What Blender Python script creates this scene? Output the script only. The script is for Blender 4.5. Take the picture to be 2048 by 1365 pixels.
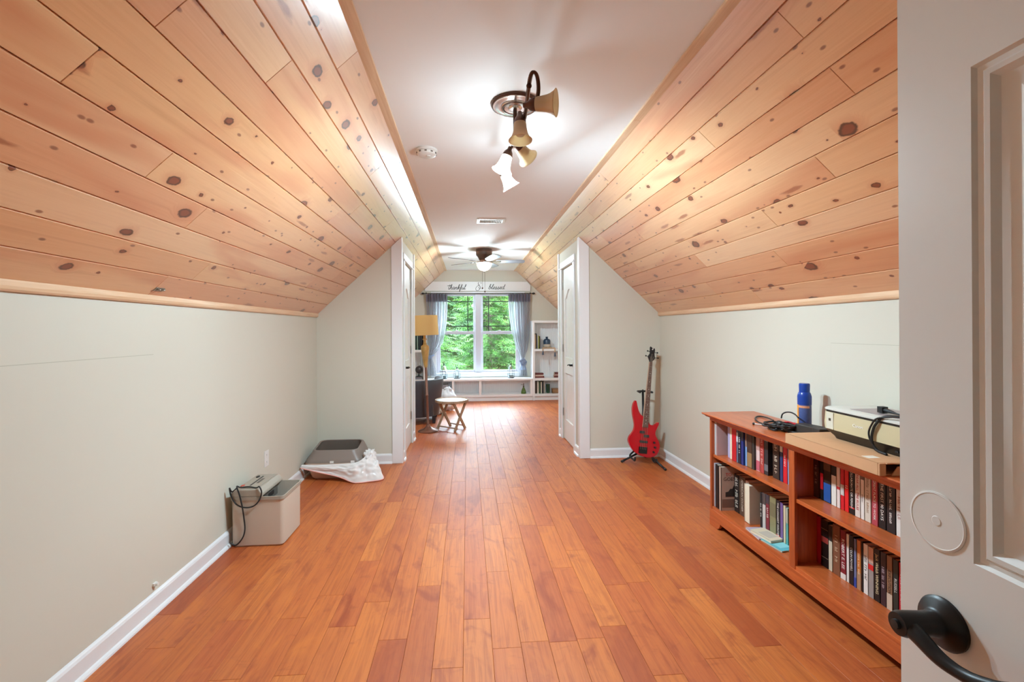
import bpy, bmesh, math, random
from mathutils import Matrix, Vector, noise

for o in list(bpy.data.objects):
    bpy.data.objects.remove(o, do_unlink=True)
SC = bpy.context.scene
COL = SC.collection

# ------------------------------------------------------------------ camera
EYE = 1.32                      # eye height
FPX = 910.0                     # focal length in pixels of the 2048 wide frame (16 mm lens)
YAW = math.atan(65 / FPX)       # camera turned a little to the right of the room axis
ROLL = 0.006
PX, PY = 1000.0, 660.1          # principal point
cam_data = bpy.data.cameras.new('camera')
cam_data.sensor_width = 36.0
cam_data.lens = FPX / 2048 * 36.0
cam_data.shift_x = (1024 - PX) / 2048
cam_data.shift_y = (PY - 682.5) / 2048
cam_data.clip_start = 0.02
cam_data.clip_end = 300
cam = bpy.data.objects.new('camera', cam_data)
COL.objects.link(cam)
cam.matrix_world = (Matrix.Translation((0, 0, EYE)) @ Matrix.Rotation(-YAW, 4, 'Z')
                    @ Matrix.Rotation(math.pi / 2, 4, 'X') @ Matrix.Rotation(-ROLL, 4, 'Z'))
SC.camera = cam

# ------------------------------------------------------------------ world, sun, exposure
SC.view_settings.view_transform = 'Standard'
SC.view_settings.look = 'None'
SC.view_settings.exposure = 1.9
SC.view_settings.gamma = 1.0
SC.view_settings.use_curve_mapping = False
SC.cycles.use_denoising = True
SC.cycles.max_bounces = 10
SC.cycles.diffuse_bounces = 6
SC.cycles.glossy_bounces = 4
SC.cycles.transparent_max_bounces = 16
SC.cycles.sample_clamp_indirect = 6.0
SC.cycles.caustics_reflective = False
SC.cycles.caustics_refractive = False

SKY_STRENGTH = 10.5
SUN_STRENGTH = 4.0
BULB_W = 43.0
FAN_W = 34.0

w = bpy.data.worlds.new('overcast_sky')
SC.world = w
w.use_nodes = True
bg = w.node_tree.nodes['Background']
bg.inputs['Color'].default_value = (0.66, 0.86, 1.0, 1)
bg.inputs['Strength'].default_value = SKY_STRENGTH

sun_d = bpy.data.lights.new('sun', 'SUN')
sun_d.energy = SUN_STRENGTH
sun_d.angle = 0.15
sun_d.color = (1.0, 0.96, 0.86)
sun = bpy.data.objects.new('sun', sun_d)
COL.objects.link(sun)
sun.rotation_euler = (math.radians(38), 0, math.radians(-25))

# room numbers (metres): X to the right, Y into the room, Z up, camera above the origin
XL, XR = -1.48, 1.99            # knee walls
KNEE = 1.475                    # height of the knee walls
CEIL = 2.460                    # flat ceiling
SLOPE = 0.931                   # rise per metre of the sloped ceilings
CXL = XL + (CEIL - KNEE) / SLOPE
CXR = XR - (CEIL - KNEE) / SLOPE
Y0, YP, YQ, YE = -0.13, 4.59, 5.66, 8.72   # back wall, partition, end of passage, window wall
PXL, PXR = -0.658, 1.150        # passage walls

# daylight comes in through the window opening: a portal guides the sky sampling
pl = bpy.data.lights.new('window_portal', 'AREA')
pl.shape = 'RECTANGLE'
pl.size, pl.size_y = 1.7, 1.55
pl.cycles.is_portal = True
po = bpy.data.objects.new('window_portal', pl)
COL.objects.link(po)
po.location = (0.22, YE + 0.16, 1.26)
po.rotation_euler = (math.radians(-90), 0, 0)

RND = random.Random(11)

# ------------------------------------------------------------------ photo pixel -> point on a plane
_fw = Vector((math.sin(YAW), math.cos(YAW), 0))
_rt = Vector((math.cos(YAW), -math.sin(YAW), 0))


def ray(u, v):
    a, b = (u - PX) / FPX, -(v - PY) / FPX
    c, s = math.cos(ROLL), math.sin(ROLL)
    a2, b2 = a * c + b * s, -a * s + b * c
    return _fw + _rt * a2 + Vector((0, 0, b2))


def on_z(u, v, z=0.0):
    d = ray(u, v)
    return Vector((0, 0, EYE)) + d * ((z - EYE) / d.z)


def on_y(u, v, y):
    d = ray(u, v)
    return Vector((0, 0, EYE)) + d * (y / d.y)


def on_x(u, v, x):
    d = ray(u, v)
    return Vector((0, 0, EYE)) + d * (x / d.x)


# ------------------------------------------------------------------ mesh helper
def crom(pts, n=6, closed=False):
    P = [Vector(p) for p in pts]
    out = []
    m = len(P)
    rng = range(m if closed else m - 1)
    for i in rng:
        if closed:
            a, b, c, d = P[(i - 1) % m], P[i], P[(i + 1) % m], P[(i + 2) % m]
        else:
            a, b, c, d = P[max(i - 1, 0)], P[i], P[i + 1], P[min(i + 2, m - 1)]
        for k in range(n):
            t = k / n
            out.append(0.5 * ((2 * b) + (c - a) * t + (2 * a - 5 * b + 4 * c - d) * t * t
                              + (3 * b - a - 3 * c + d) * t ** 3))
    if not closed:
        out.append(P[-1])
    return out


class MB:
    def __init__(s):
        s.v, s.f = [], []

    def add(s, vs, fs, M=None):
        n = len(s.v)
        for p in vs:
            p = Vector(p)
            s.v.append(M @ p if M is not None else p)
        s.f += [tuple(i + n for i in f) for f in fs]
        return s

    def box(s, x0, x1, y0, y1, z0, z1, M=None):
        return s.add([(x0, y0, z0), (x1, y0, z0), (x1, y1, z0), (x0, y1, z0),
                      (x0, y0, z1), (x1, y0, z1), (x1, y1, z1), (x0, y1, z1)],
                     [(0, 3, 2, 1), (4, 5, 6, 7), (0, 1, 5, 4), (1, 2, 6, 5), (2, 3, 7, 6), (3, 0, 4, 7)], M)

    def prism(s, poly, plane, a0, a1, M=None):
        def P(p, a):
            return {'xy': (p[0], p[1], a), 'xz': (p[0], a, p[1]), 'yz': (a, p[0], p[1])}[plane]
        n = len(poly)
        vs = [P(p, a0) for p in poly] + [P(p, a1) for p in poly]
        fs = [tuple(range(n - 1, -1, -1)), tuple(range(n, 2 * n))]
        fs += [(i, (i + 1) % n, (i + 1) % n + n, i + n) for i in range(n)]
        return s.add(vs, fs, M)

    def loft(s, rings, cap0=True, cap1=True, closed=True, M=None):
        n = len(rings[0])
        vs = [p for r in rings for p in r]
        fs = []
        for k in range(len(rings) - 1):
            for i in range(n if closed else n - 1):
                j = (i + 1) % n
                fs.append((k * n + i, k * n + j, (k + 1) * n + j, (k + 1) * n + i))
        if cap0:
            fs.append(tuple(range(n - 1, -1, -1)))
        if cap1:
            fs.append(tuple(range((len(rings) - 1) * n, len(rings) * n)))
        return s.add(vs, fs, M)

    def lathe(s, prof, n=24, M=None, cap=True):
        rings = [[(r * math.cos(2 * math.pi * i / n), r * math.sin(2 * math.pi * i / n), z) for i in range(n)]
                 for r, z in prof]
        return s.loft(rings, cap, cap, True, M)

    def tube(s, path, r, n=8, closed=False, flat=1.0, M=None):
        P = [Vector(p) for p in path]
        m = len(P)
        R = r if isinstance(r, (list, tuple)) else [r] * m
        rings = []
        up = None
        for i in range(m):
            if closed:
                t = P[(i + 1) % m] - P[(i - 1) % m]
            else:
                t = P[min(i + 1, m - 1)] - P[max(i - 1, 0)]
            if t.length < 1e-9:
                t = Vector((0, 0, 1))
            t.normalize()
            if up is None:
                up = t.orthogonal().normalized()
            up = (up - t * up.dot(t))
            if up.length < 1e-6:
                up = t.orthogonal()
            up.normalize()
            sd = t.cross(up)
            rings.append([P[i] + (up * math.cos(2 * math.pi * k / n) * flat + sd * math.sin(2 * math.pi * k / n)) * R[i]
                          for k in range(n)])
        if closed:
            rings.append(rings[0])
            return s.loft(rings, False, False, True, M)
        return s.loft(rings, True, True, True, M)

    def bar(s, a, b, w, h, up=(0, 0, 1)):
        a, b = Vector(a), Vector(b)
        t = (b - a).normalized()
        u = Vector(up)
        u = (u - t * u.dot(t)).normalized()
        sd = t.cross(u)
        vs = []
        for p in (a, b):
            for q, r in ((-1, -1), (1, -1), (1, 1), (-1, 1)):
                vs.append(p + sd * (q * w / 2) + u * (r * h / 2))
        return s.add(vs, [(0, 3, 2, 1), (4, 5, 6, 7), (0, 1, 5, 4), (1, 2, 6, 5), (2, 3, 7, 6), (3, 0, 4, 7)])

    def grid(s, fn, nu, nv, M=None):
        vs = [fn(i / nu, j / nv) for j in range(nv + 1) for i in range(nu + 1)]
        fs = [(j * (nu + 1) + i, j * (nu + 1) + i + 1, (j + 1) * (nu + 1) + i + 1, (j + 1) * (nu + 1) + i)
              for j in range(nv) for i in range(nu)]
        return s.add(vs, fs, M)

    def sphere(s, c, r, n=16, m=10, sc=(1, 1, 1)):
        prof = [(max(r * math.sin(math.pi * k / m), 1e-4), -r * math.cos(math.pi * k / m)) for k in range(m + 1)]
        M = Matrix.Translation(c) @ Matrix.Diagonal((sc[0], sc[1], sc[2], 1))
        return s.lathe(prof, n, M)


def rrect(x0, x1, y0, y1, r, n=4):
    out = []
    for cx, cy, a0 in ((x1 - r, y1 - r, 0), (x0 + r, y1 - r, 90), (x0 + r, y0 + r, 180), (x1 - r, y0 + r, 270)):
        for k in range(n + 1):
            a = math.radians(a0 + 90 * k / n)
            out.append((cx + r * math.cos(a), cy + r * math.sin(a)))
    return out


def mesh_of(name, mb, mat=None, smooth=False, recalc=True):
    me = bpy.data.meshes.new(name)
    me.from_pydata([tuple(p) for p in mb.v], [], mb.f)
    if recalc:
        bm = bmesh.new()
        bm.from_mesh(me)
        bmesh.ops.recalc_face_normals(bm, faces=bm.faces)
        bm.to_mesh(me)
        bm.free()
    if mat:
        me.materials.append(mat)
    if smooth:
        for p in me.polygons:
            p.use_smooth = True
    me.update()
    return me


def obj(name, mb, mat, parent=None, smooth=False, bevel=0.0, seg=2, loc=None, solid=0.0, angle=None):
    me = mb if isinstance(mb, bpy.types.Mesh) else mesh_of(name, mb, mat, smooth, recalc=(solid == 0))
    o = bpy.data.objects.new(name, me)
    COL.objects.link(o)
    if parent is not None:
        o.parent = parent
    if loc is not None:
        o.location = loc
    if solid:
        m = o.modifiers.new('thickness', 'SOLIDIFY')
        m.thickness = solid
        m.offset = 0
    if bevel:
        m = o.modifiers.new('bevel', 'BEVEL')
        m.width = bevel
        m.segments = seg
        m.limit_method = 'ANGLE'
        m.angle_limit = math.radians(35)
    if smooth and angle:
        for p in me.polygons:
            p.use_smooth = True
        try:
            me.set_sharp_from_angle(angle=math.radians(angle))
        except Exception:
            pass
    return o


def tag(o, label, cat, group=None, kind=None):
    if label:
        o['label'] = label
    if cat:
        o['category'] = cat
    if group:
        o['group'] = group
    if kind:
        o['kind'] = kind
    return o


def thing(name, label, cat, loc=(0, 0, 0), rz=0.0, group=None):
    o = bpy.data.objects.new(name, None)
    o.empty_display_size = 0.05
    COL.objects.link(o)
    o.location = loc
    o.rotation_euler = (0, 0, rz)
    return tag(o, label, cat, group)


def struct(name, mb, mat, label=None, cat=None, **k):
    o = obj(name, mb, mat, **k)
    o['kind'] = 'structure'
    tag(o, label, cat)
    return o


def struct_empty(name, label, cat, loc=(0, 0, 0)):
    o = thing(name, label, cat, loc)
    o['kind'] = 'structure'
    return o


# ------------------------------------------------------------------ materials
def srgb(r, g, b):
    def f(c):
        c /= 255
        return c / 12.92 if c <= 0.04045 else ((c + 0.055) / 1.055) ** 2.4
    return (f(r), f(g), f(b), 1)


MATS = {}


def mat(name, col, rough=0.5, metal=0.0, coat=0.0, spec=0.5, bump=0.0, bscale=200.0, vary=0.0, vscale=6.0,
        emit=None, estr=0.0, trans=0.0, alpha=1.0, sheen=0.0):
    if name in MATS:
        return MATS[name]
    m = bpy.data.materials.new(name)
    m.use_nodes = True
    nt = m.node_tree
    b = nt.nodes['Principled BSDF']
    col = tuple(col) if len(col) == 4 else tuple(col) + (1,)
    b.inputs['Base Color'].default_value = col
    b.inputs['Roughness'].default_value = rough
    b.inputs['Metallic'].default_value = metal
    b.inputs['Coat Weight'].default_value = coat
    b.inputs['Coat Roughness'].default_value = 0.15
    b.inputs['Specular IOR Level'].default_value = spec
    b.inputs['Transmission Weight'].default_value = trans
    b.inputs['Sheen Weight'].default_value = sheen
    b.inputs['Alpha'].default_value = alpha
    if emit:
        b.inputs['Emission Color'].default_value = tuple(emit)[:3] + (1,)
        b.inputs['Emission Strength'].default_value = estr
    tc = None
    if vary or bump:
        tc = nt.nodes.new('ShaderNodeTexCoord')
    if vary:
        n = nt.nodes.new('ShaderNodeTexNoise')
        n.inputs['Scale'].default_value = vscale
        n.inputs['Detail'].default_value = 5
        nt.links.new(tc.outputs['Object'], n.inputs['Vector'])
        mx = nt.nodes.new('ShaderNodeMix')
        mx.data_type = 'RGBA'
        mx.inputs['A'].default_value = tuple(c * (1 - vary) for c in col[:3]) + (1,)
        mx.inputs['B'].default_value = tuple(min(1, c * (1 + vary)) for c in col[:3]) + (1,)
        nt.links.new(n.outputs['Fac'], mx.inputs['Factor'])
        nt.links.new(mx.outputs['Result'], b.inputs['Base Color'])
    if bump:
        n2 = nt.nodes.new('ShaderNodeTexNoise')
        n2.inputs['Scale'].default_value = bscale
        n2.inputs['Detail'].default_value = 3
        nt.links.new(tc.outputs['Object'], n2.inputs['Vector'])
        bp = nt.nodes.new('ShaderNodeBump')
        bp.inputs['Strength'].default_value = bump
        bp.inputs['Distance'].default_value = 0.002
        nt.links.new(n2.outputs['Fac'], bp.inputs['Height'])
        nt.links.new(bp.outputs['Normal'], b.inputs['Normal'])
    MATS[name] = m
    return m


class NT:
    """small helper to write node graphs"""
    def __init__(s, m):
        s.t = m.node_tree
        s.b = s.t.nodes['Principled BSDF']

    def n(s, kind, **props):
        x = s.t.nodes.new(kind)
        for k, v in props.items():
            setattr(x, k, v)
        return x

    def l(s, a, b):
        s.t.links.new(a, b)

    def math(s, op, a, b=None, c=None):
        x = s.n('ShaderNodeMath', operation=op)
        for i, q in enumerate((a, b, c)):
            if q is None:
                continue
            if isinstance(q, (int, float)):
                x.inputs[i].default_value = q
            else:
                s.l(q, x.inputs[i])
        return x.outputs[0]

    def vmul(s, vec, sc, off=None):
        x = s.n('ShaderNodeVectorMath', operation='MULTIPLY_ADD')
        s.l(vec, x.inputs[0])
        x.inputs[1].default_value = sc
        if off is not None:
            s.l(off, x.inputs[2])
        return x.outputs[0]

    def mix(s, f, a, b, blend='MIX'):
        x = s.n('ShaderNodeMix', data_type='RGBA', blend_type=blend)
        for k, q in (('Factor', f), ('A', a), ('B', b)):
            if isinstance(q, tuple):
                x.inputs[k].default_value = q
            elif isinstance(q, (int, float)):
                x.inputs[k].default_value = q
            else:
                s.l(q, x.inputs[k])
        return x.outputs['Result']

    def ramp(s, f, stops, interp='LINEAR'):
        x = s.n('ShaderNodeValToRGB')
        x.color_ramp.interpolation = interp
        e = x.color_ramp.elements
        while len(e) < len(stops):
            e.new(0.5)
        for q, (p, c) in zip(e, stops):
            q.position = p
            q.color = c
        s.l(f, x.inputs['Fac'])
        return x.outputs['Color']

    def smooth(s, v, lo, hi, a=1.0, b=0.0):
        x = s.n('ShaderNodeMapRange', interpolation_type='SMOOTHSTEP')
        s.l(v, x.inputs['Value'])
        x.inputs['From Min'].default_value = lo
        x.inputs['From Max'].default_value = hi
        x.inputs['To Min'].default_value = a
        x.inputs['To Max'].default_value = b
        return x.outputs['Result']

    def noise(s, vec, scale, detail=4, rough=0.55, dist=0.0):
        x = s.n('ShaderNodeTexNoise')
        s.l(vec, x.inputs['Vector'])
        x.inputs['Scale'].default_value = scale
        x.inputs['Detail'].default_value = detail
        x.inputs['Roughness'].default_value = rough
        x.inputs['Distortion'].default_value = dist
        return x.outputs['Fac']


def pine_material():
    """knotty pine: board length runs along local Y, width along local X"""
    m = bpy.data.materials.new('knotty_pine')
    m.use_nodes = True
    g = NT(m)
    tc = g.n('ShaderNodeTexCoord').outputs['Object']
    oi = g.n('ShaderNodeObjectInfo')
    rnd = oi.outputs['Random']
    cmb = g.n('ShaderNodeCombineXYZ')
    g.l(g.math('MULTIPLY', rnd, 37.0), cmb.inputs[0])
    g.l(g.math('MULTIPLY', rnd, 91.0), cmb.inputs[1])
    off = cmb.outputs[0]
    # knots: cells about 0.13 x 0.2 m, some of them holding a knot
    kv = g.vmul(tc, (7.0, 4.6, 0.0), off)
    vo = g.n('ShaderNodeTexVoronoi', voronoi_dimensions='2D', feature='F1')
    vo.inputs['Scale'].default_value = 1.0
    vo.inputs['Randomness'].default_value = 0.95
    g.l(kv, vo.inputs['Vector'])
    wob = g.noise(kv, 6.0, 3)
    d = g.math('ADD', vo.outputs['Distance'], g.math('MULTIPLY', g.math('SUBTRACT', wob, 0.5), 0.14))
    sep = g.n('ShaderNodeSeparateColor')
    g.l(vo.outputs['Color'], sep.inputs[0])
    keep = g.math('GREATER_THAN', sep.outputs[0], 0.36)
    rad = g.math('MULTIPLY_ADD', g.math('POWER', sep.outputs[1], 4.0), 0.16, 0.020)
    q = g.math('DIVIDE', d, rad)
    core = g.math('MULTIPLY', g.smooth(q, 0.75, 1.05), keep)
    ring = g.math('MULTIPLY', g.math('MULTIPLY', g.smooth(q, 0.62, 0.95, 0, 1), g.smooth(q, 1.0, 1.3)), keep)
    halo = g.math('MULTIPLY', g.smooth(q, 0.9, 3.0), keep)
    # grain bends around the knots
    gv = g.vmul(tc, (34.0, 1.3, 34.0), off)
    bend = g.n('ShaderNodeVectorMath', operation='ADD')
    cb = g.n('ShaderNodeCombineXYZ')
    g.l(g.math('MULTIPLY', halo, 1.6), cb.inputs[0])
    g.l(gv, bend.inputs[0])
    g.l(cb.outputs[0], bend.inputs[1])
    gr = g.noise(bend.outputs[0], 1.0, 6, 0.6, 0.4)
    bigv = g.vmul(tc, (5.0, 0.8, 5.0), off)
    big = g.noise(bigv, 1.0, 3, 0.5, 0.6)
    base = g.ramp(gr, [(0.30, srgb(196, 134, 90)), (0.48, srgb(222, 172, 128)), (0.60, srgb(214, 158, 112)), (0.75, srgb(236, 196, 156))])
    tone = g.ramp(rnd, [(0.0, srgb(214, 140, 96)), (0.3, srgb(238, 194, 144)), (0.5, srgb(222, 156, 118)), (0.75, srgb(232, 180, 124)),
                        (1.0, srgb(242, 206, 166))])
    c = g.mix(0.45, base, tone)
    c = g.mix(g.smooth(big, 0.50, 0.72, 0.0, 0.62), c, srgb(198, 118, 80))
    c = g.mix(g.math('MULTIPLY', halo, 0.42), c, srgb(190, 104, 66))
    c = g.mix(g.math('MULTIPLY', core, 0.92), c, srgb(124, 56, 32))
    c = g.mix(g.math('MULTIPLY', ring, 0.9), c, srgb(48, 18, 10))
    # spike knots: long narrow ones
    kv2 = g.vmul(tc, (9.0, 1.5, 0.0), off)
    v2 = g.n('ShaderNodeTexVoronoi', voronoi_dimensions='2D', feature='F1')
    v2.inputs['Scale'].default_value = 1.0
    g.l(kv2, v2.inputs['Vector'])
    s2 = g.n('ShaderNodeSeparateColor')
    g.l(v2.outputs['Color'], s2.inputs[0])
    d2 = g.math('ADD', v2.outputs['Distance'], g.math('MULTIPLY', g.math('SUBTRACT', g.noise(kv2, 9.0, 3), 0.5), 0.16))
    spike = g.math('MULTIPLY', g.smooth(d2, 0.05, 0.13), g.math('GREATER_THAN', s2.outputs[0], 0.72))
    c = g.mix(g.math('MULTIPLY', spike, 0.75), c, srgb(150, 78, 46))
    # scattered pin knots
    kv3 = g.vmul(tc, (15.0, 7.5, 0.0), off)
    v3 = g.n('ShaderNodeTexVoronoi', voronoi_dimensions='2D', feature='F1')
    v3.inputs['Scale'].default_value = 1.0
    g.l(kv3, v3.inputs['Vector'])
    s3 = g.n('ShaderNodeSeparateColor')
    g.l(v3.outputs['Color'], s3.inputs[0])
    pin = g.math('MULTIPLY', g.smooth(v3.outputs['Distance'], 0.05, 0.12), g.math('GREATER_THAN', s3.outputs[0], 0.80))
    c = g.mix(g.math('MULTIPLY', pin, 0.8), c, srgb(120, 60, 40))
    # thin pitch streaks
    sv = g.vmul(tc, (16.0, 1.6, 0.0), off)
    st = g.noise(sv, 1.3, 5, 0.7, 1.2)
    c = g.mix(g.smooth(st, 0.70, 0.78, 0.0, 0.6), c, srgb(150, 82, 50))
    g.l(c, g.b.inputs['Base Color'])
    g.b.inputs['Roughness'].default_value = 0.36
    g.b.inputs['Coat Weight'].default_value = 1.0
    g.b.inputs['Coat IOR'].default_value = 1.65
    g.b.inputs['Coat Roughness'].default_value = 0.30
    bp = g.n('ShaderNodeBump')
    bp.inputs['Strength'].default_value = 0.12
    bp.inputs['Distance'].default_value = 0.002
    g.l(gr, bp.inputs['Height'])
    g.l(bp.outputs['Normal'], g.b.inputs['Normal'])
    return m


def floor_material():
    """stained birch planks: length along local Y"""
    m = bpy.data.materials.new('stained_birch_floor')
    m.use_nodes = True
    g = NT(m)
    tc = g.n('ShaderNodeTexCoord').outputs['Object']
    rnd = g.n('ShaderNodeObjectInfo').outputs['Random']
    cmb = g.n('ShaderNodeCombineXYZ')
    g.l(g.math('MULTIPLY', rnd, 53.0), cmb.inputs[0])
    g.l(g.math('MULTIPLY', rnd, 87.0), cmb.inputs[1])
    off = cmb.outputs[0]
    gr = g.noise(g.vmul(tc, (55.0, 2.4, 1.0), off), 1.0, 7, 0.65, 1.0)
    big = g.noise(g.vmul(tc, (5.0, 2.2, 1.0), off), 1.0, 4, 0.55, 1.5)
    fig = g.noise(g.vmul(tc, (7.0, 11.0, 1.0), off), 1.0, 3, 0.5, 2.0)
    tone = g.ramp(rnd, [(0.0, srgb(164, 78, 36)), (0.25, srgb(194, 108, 48)), (0.5, srgb(178, 90, 44)),
                        (0.75, srgb(198, 114, 52)), (1.0, srgb(170, 84, 42))])
    c = g.mix(g.smooth(gr, 0.40, 0.66, 0.0, 0.5), tone, srgb(140, 58, 24))
    c = g.mix(g.smooth(big, 0.52, 0.72, 0.0, 0.55), c, srgb(200, 112, 46))
    c = g.mix(g.smooth(big, 0.28, 0.46, 0.65, 0.0), c, srgb(134, 52, 26))
    c = g.mix(g.smooth(fig, 0.60, 0.76, 0.0, 0.36), c, srgb(132, 58, 28))
    g.l(c, g.b.inputs['Base Color'])
    g.b.inputs['Roughness'].default_value = 0.50
    g.b.inputs['Coat Weight'].default_value = 0.16
    g.b.inputs['Coat Roughness'].default_value = 0.38
    bp = g.n('ShaderNodeBump')
    bp.inputs['Strength'].default_value = 0.10
    bp.inputs['Distance'].default_value = 0.003
    g.l(big, bp.inputs['Height'])
    g.l(bp.outputs['Normal'], g.b.inputs['Normal'])
    return m


def wood_material(name, c1, c2, rough=0.4, sc=(3, 30, 30), coat=0.2):
    m = bpy.data.materials.new(name)
    m.use_nodes = True
    g = NT(m)
    tc = g.n('ShaderNodeTexCoord').outputs['Object']
    gr = g.noise(g.vmul(tc, sc), 1.0, 6, 0.6, 0.8)
    g.l(g.ramp(gr, [(0.3, c1), (0.7, c2)]), g.b.inputs['Base Color'])
    g.b.inputs['Roughness'].default_value = rough
    g.b.inputs['Coat Weight'].default_value = coat
    g.b.inputs['Coat Roughness'].default_value = 0.2
    MATS[name] = m
    return m


def mix_shader(name, parts):
    """parts: list of (kind, colour, weight, roughness)"""
    m = bpy.data.materials.new(name)
    m.use_nodes = True
    nt = m.node_tree
    nt.nodes.remove(nt.nodes['Principled BSDF'])
    out = nt.nodes['Material Output']
    cur, tot = None, 0
    for kind, col, wgt, rough in parts:
        n = nt.nodes.new('ShaderNode' + kind)
        n.inputs['Color'].default_value = tuple(col)[:3] + (1,)
        if 'Roughness' in n.inputs:
            n.inputs['Roughness'].default_value = rough
        if kind == 'Emission':
            n.inputs['Strength'].default_value = rough
        tot += wgt
        if cur is None:
            cur = n.outputs[0]
        else:
            x = nt.nodes.new('ShaderNodeMixShader')
            x.inputs[0].default_value = wgt / tot
            nt.links.new(cur, x.inputs[1])
            nt.links.new(n.outputs[0], x.inputs[2])
            cur = x.outputs[0]
    nt.links.new(cur, out.inputs[0])
    MATS[name] = m
    return m


M_WALL = mat('beige_wall_paint', srgb(207, 204, 190), 0.75, spec=0.3, bump=0.05, bscale=300)
M_CEIL = mat('white_ceiling_paint', srgb(234, 234, 234), 0.8, spec=0.3, bump=0.05, bscale=250)
M_TRIM = mat('white_trim_paint', srgb(228, 229, 230), 0.35)
M_DOOR = mat('white_door_paint', srgb(226, 225, 221), 0.34)
M_PINE = pine_material()
M_FLOOR = floor_material()
M_DARK = mat('dark_gap', (0.09, 0.04, 0.02), 0.9)
M_PINE_T = wood_material('clear_pine_trim', srgb(212, 170, 130), srgb(234, 204, 170), 0.4, (40, 2, 40), 0.2)
M_BRONZE = mat('oil_rubbed_bronze', srgb(88, 62, 52), 0.35, 0.75, vary=0.2)
M_BLACK = mat('black_plastic', (0.012, 0.012, 0.013), 0.45)
M_BLACKM = mat('black_metal', (0.015, 0.014, 0.014), 0.4, 0.4)
M_WHITE_PL = mat('white_plastic', srgb(226, 224, 220), 0.4)
M_CHROME = mat('brushed_nickel', srgb(170, 165, 155), 0.3, 0.9)
M_PAPER = mat('page_paper', srgb(226, 214, 190), 0.85, vary=0.06, vscale=90)
M_GLASS = mix_shader('window_glass', [('BsdfTransparent', (0.97, 0.98, 0.98), 0.94, 0), ('BsdfGlossy', (1, 1, 1), 0.06, 0.02)])
# ================================================================== the room
T = 0.10


def slope_z(x):
    return min(CEIL, KNEE + SLOPE * (x - XL), KNEE + SLOPE * (XR - x))


# ---- floor: a dark underlay and single planks
fl = struct('floor', MB().box(XL - T, XR + T, Y0 - 1.6, YE + 0.05, -0.06, -0.018), M_DARK,
            'glossy orange brown stained wood plank floor', 'floor')
PLANK_W = 0.1203
joints = {-3: [1.97, 3.70], -2: [2.37], -7: [3.02], -4: [2.25, 3.40], 0: [2.08, 3.24], 2: [3.45, 4.02],
          3: [1.90, 3.05], 5: [2.68], 6: [2.30], 8: [2.50], 1: [1.88, 2.48], 4: [2.49]}
rp = random.Random(5)
plank_n = 0
for k in range(-13, 17):
    xa = max(-0.025 + PLANK_W * k, XL)
    xb = min(-0.025 + PLANK_W * (k + 1), XR)
    if xb - xa < 0.01:
        continue
    side = xb < PXL - 0.02 or xa > PXR + 0.02
    spans = [(Y0 + 0.0, YP + 0.02), (YQ - 0.02, 8.5)] if side else [(Y0, 8.5)]
    for ya, yb in spans:
        cuts = [j for j in joints.get(k, []) if ya < j < yb]
        ys = [ya]
        if cuts and ya < 1:
            first = cuts[0] - rp.uniform(0.5, 0.9)
            while first > ya + 0.35:
                ys.append(first)
                first -= rp.uniform(0.6, 1.1)
            ys = [ya] + sorted(ys[1:])
            ys += cuts
        while ys[-1] < yb - 0.5:
            step = rp.choice((0.55, 0.75, 0.95, 1.15, 1.25)) * rp.uniform(0.92, 1.08)
            if ys[-1] + step > yb - 0.3:
                break
            ys.append(ys[-1] + step)
        ys.append(yb)
        for a, b in zip(ys[:-1], ys[1:]):
            g_ = 0.0004
            mb = MB()
            L, W = b - a - 2 * g_, xb - xa - 2 * g_
            c = 0.0009
            mb.loft([[(0, 0, -0.018), (W, 0, -0.018), (W, L, -0.018), (0, L, -0.018)],
                     [(0, 0, -c), (W, 0, -c), (W, L, -c), (0, L, -c)],
                     [(c, c, 0), (W - c, c, 0), (W - c, L - c, 0), (c, L - c, 0)]])
            obj('plank', mb, M_FLOOR, fl, loc=(xa + g_, a + g_, 0))
            plank_n += 1

# ---- knee walls, flat ceiling, window wall, back wall with its doorway
struct('wall_left', MB().box(XL - T, XL, Y0 - T, YE + T, -0.05, KNEE + 0.02), M_WALL, 'low beige knee wall on the left with an access panel', 'wall')
struct('wall_right', MB().box(XR, XR + T, Y0 - T, YE + T, -0.05, KNEE + 0.02), M_WALL, 'low beige knee wall behind the bookcase', 'wall')
struct('ceiling', MB().box(CXL - 0.06, CXR + 0.06, Y0 - T, YE + T, CEIL, CEIL + 0.08), M_CEIL, 'flat white ceiling strip between two pine slopes', 'ceiling')
WX0, WX1, WZ0, WZ1 = -0.60, 1.01, 0.47, 2.05
mb = MB()
mb.box(XL - T, WX0, YE, YE + T, -0.05, CEIL + 0.1)
mb.box(WX1, XR + T, YE, YE + T, -0.05, CEIL + 0.1)
mb.box(WX0, WX1, YE, YE + T, -0.05, WZ0)
mb.box(WX0, WX1, YE, YE + T, WZ1, CEIL + 0.1)
struct('wall_end', mb, M_WALL, 'beige end wall around the twin window', 'wall')
DX0, DX1 = -0.18, 0.635
mb = MB()
mb.box(XL - T, DX0, Y0 - T, Y0, -0.05, CEIL + 0.1)
mb.box(DX1, XR + T, Y0 - T, Y0, -0.05, CEIL + 0.1)
mb.box(DX0, DX1, Y0 - T, Y0, 2.05, CEIL + 0.1)
struct('wall_back', mb, M_WALL, 'beige wall with the entry doorway', 'wall')
mb = MB()
mb.box(-0.9, -0.8, -1.7, Y0 - T, -0.05, 2.6)
mb.box(1.2, 1.3, -1.7, Y0 - T, -0.05, 2.6)
mb.box(-0.9, 1.3, -1.8, -1.7, -0.05, 2.6)
mb.box(-0.9, 1.3, -1.8, Y0 - T, 2.5, 2.6)
struct('wall_landing', mb, M_WALL, 'beige walls of the landing outside the entry door', 'wall')

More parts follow.
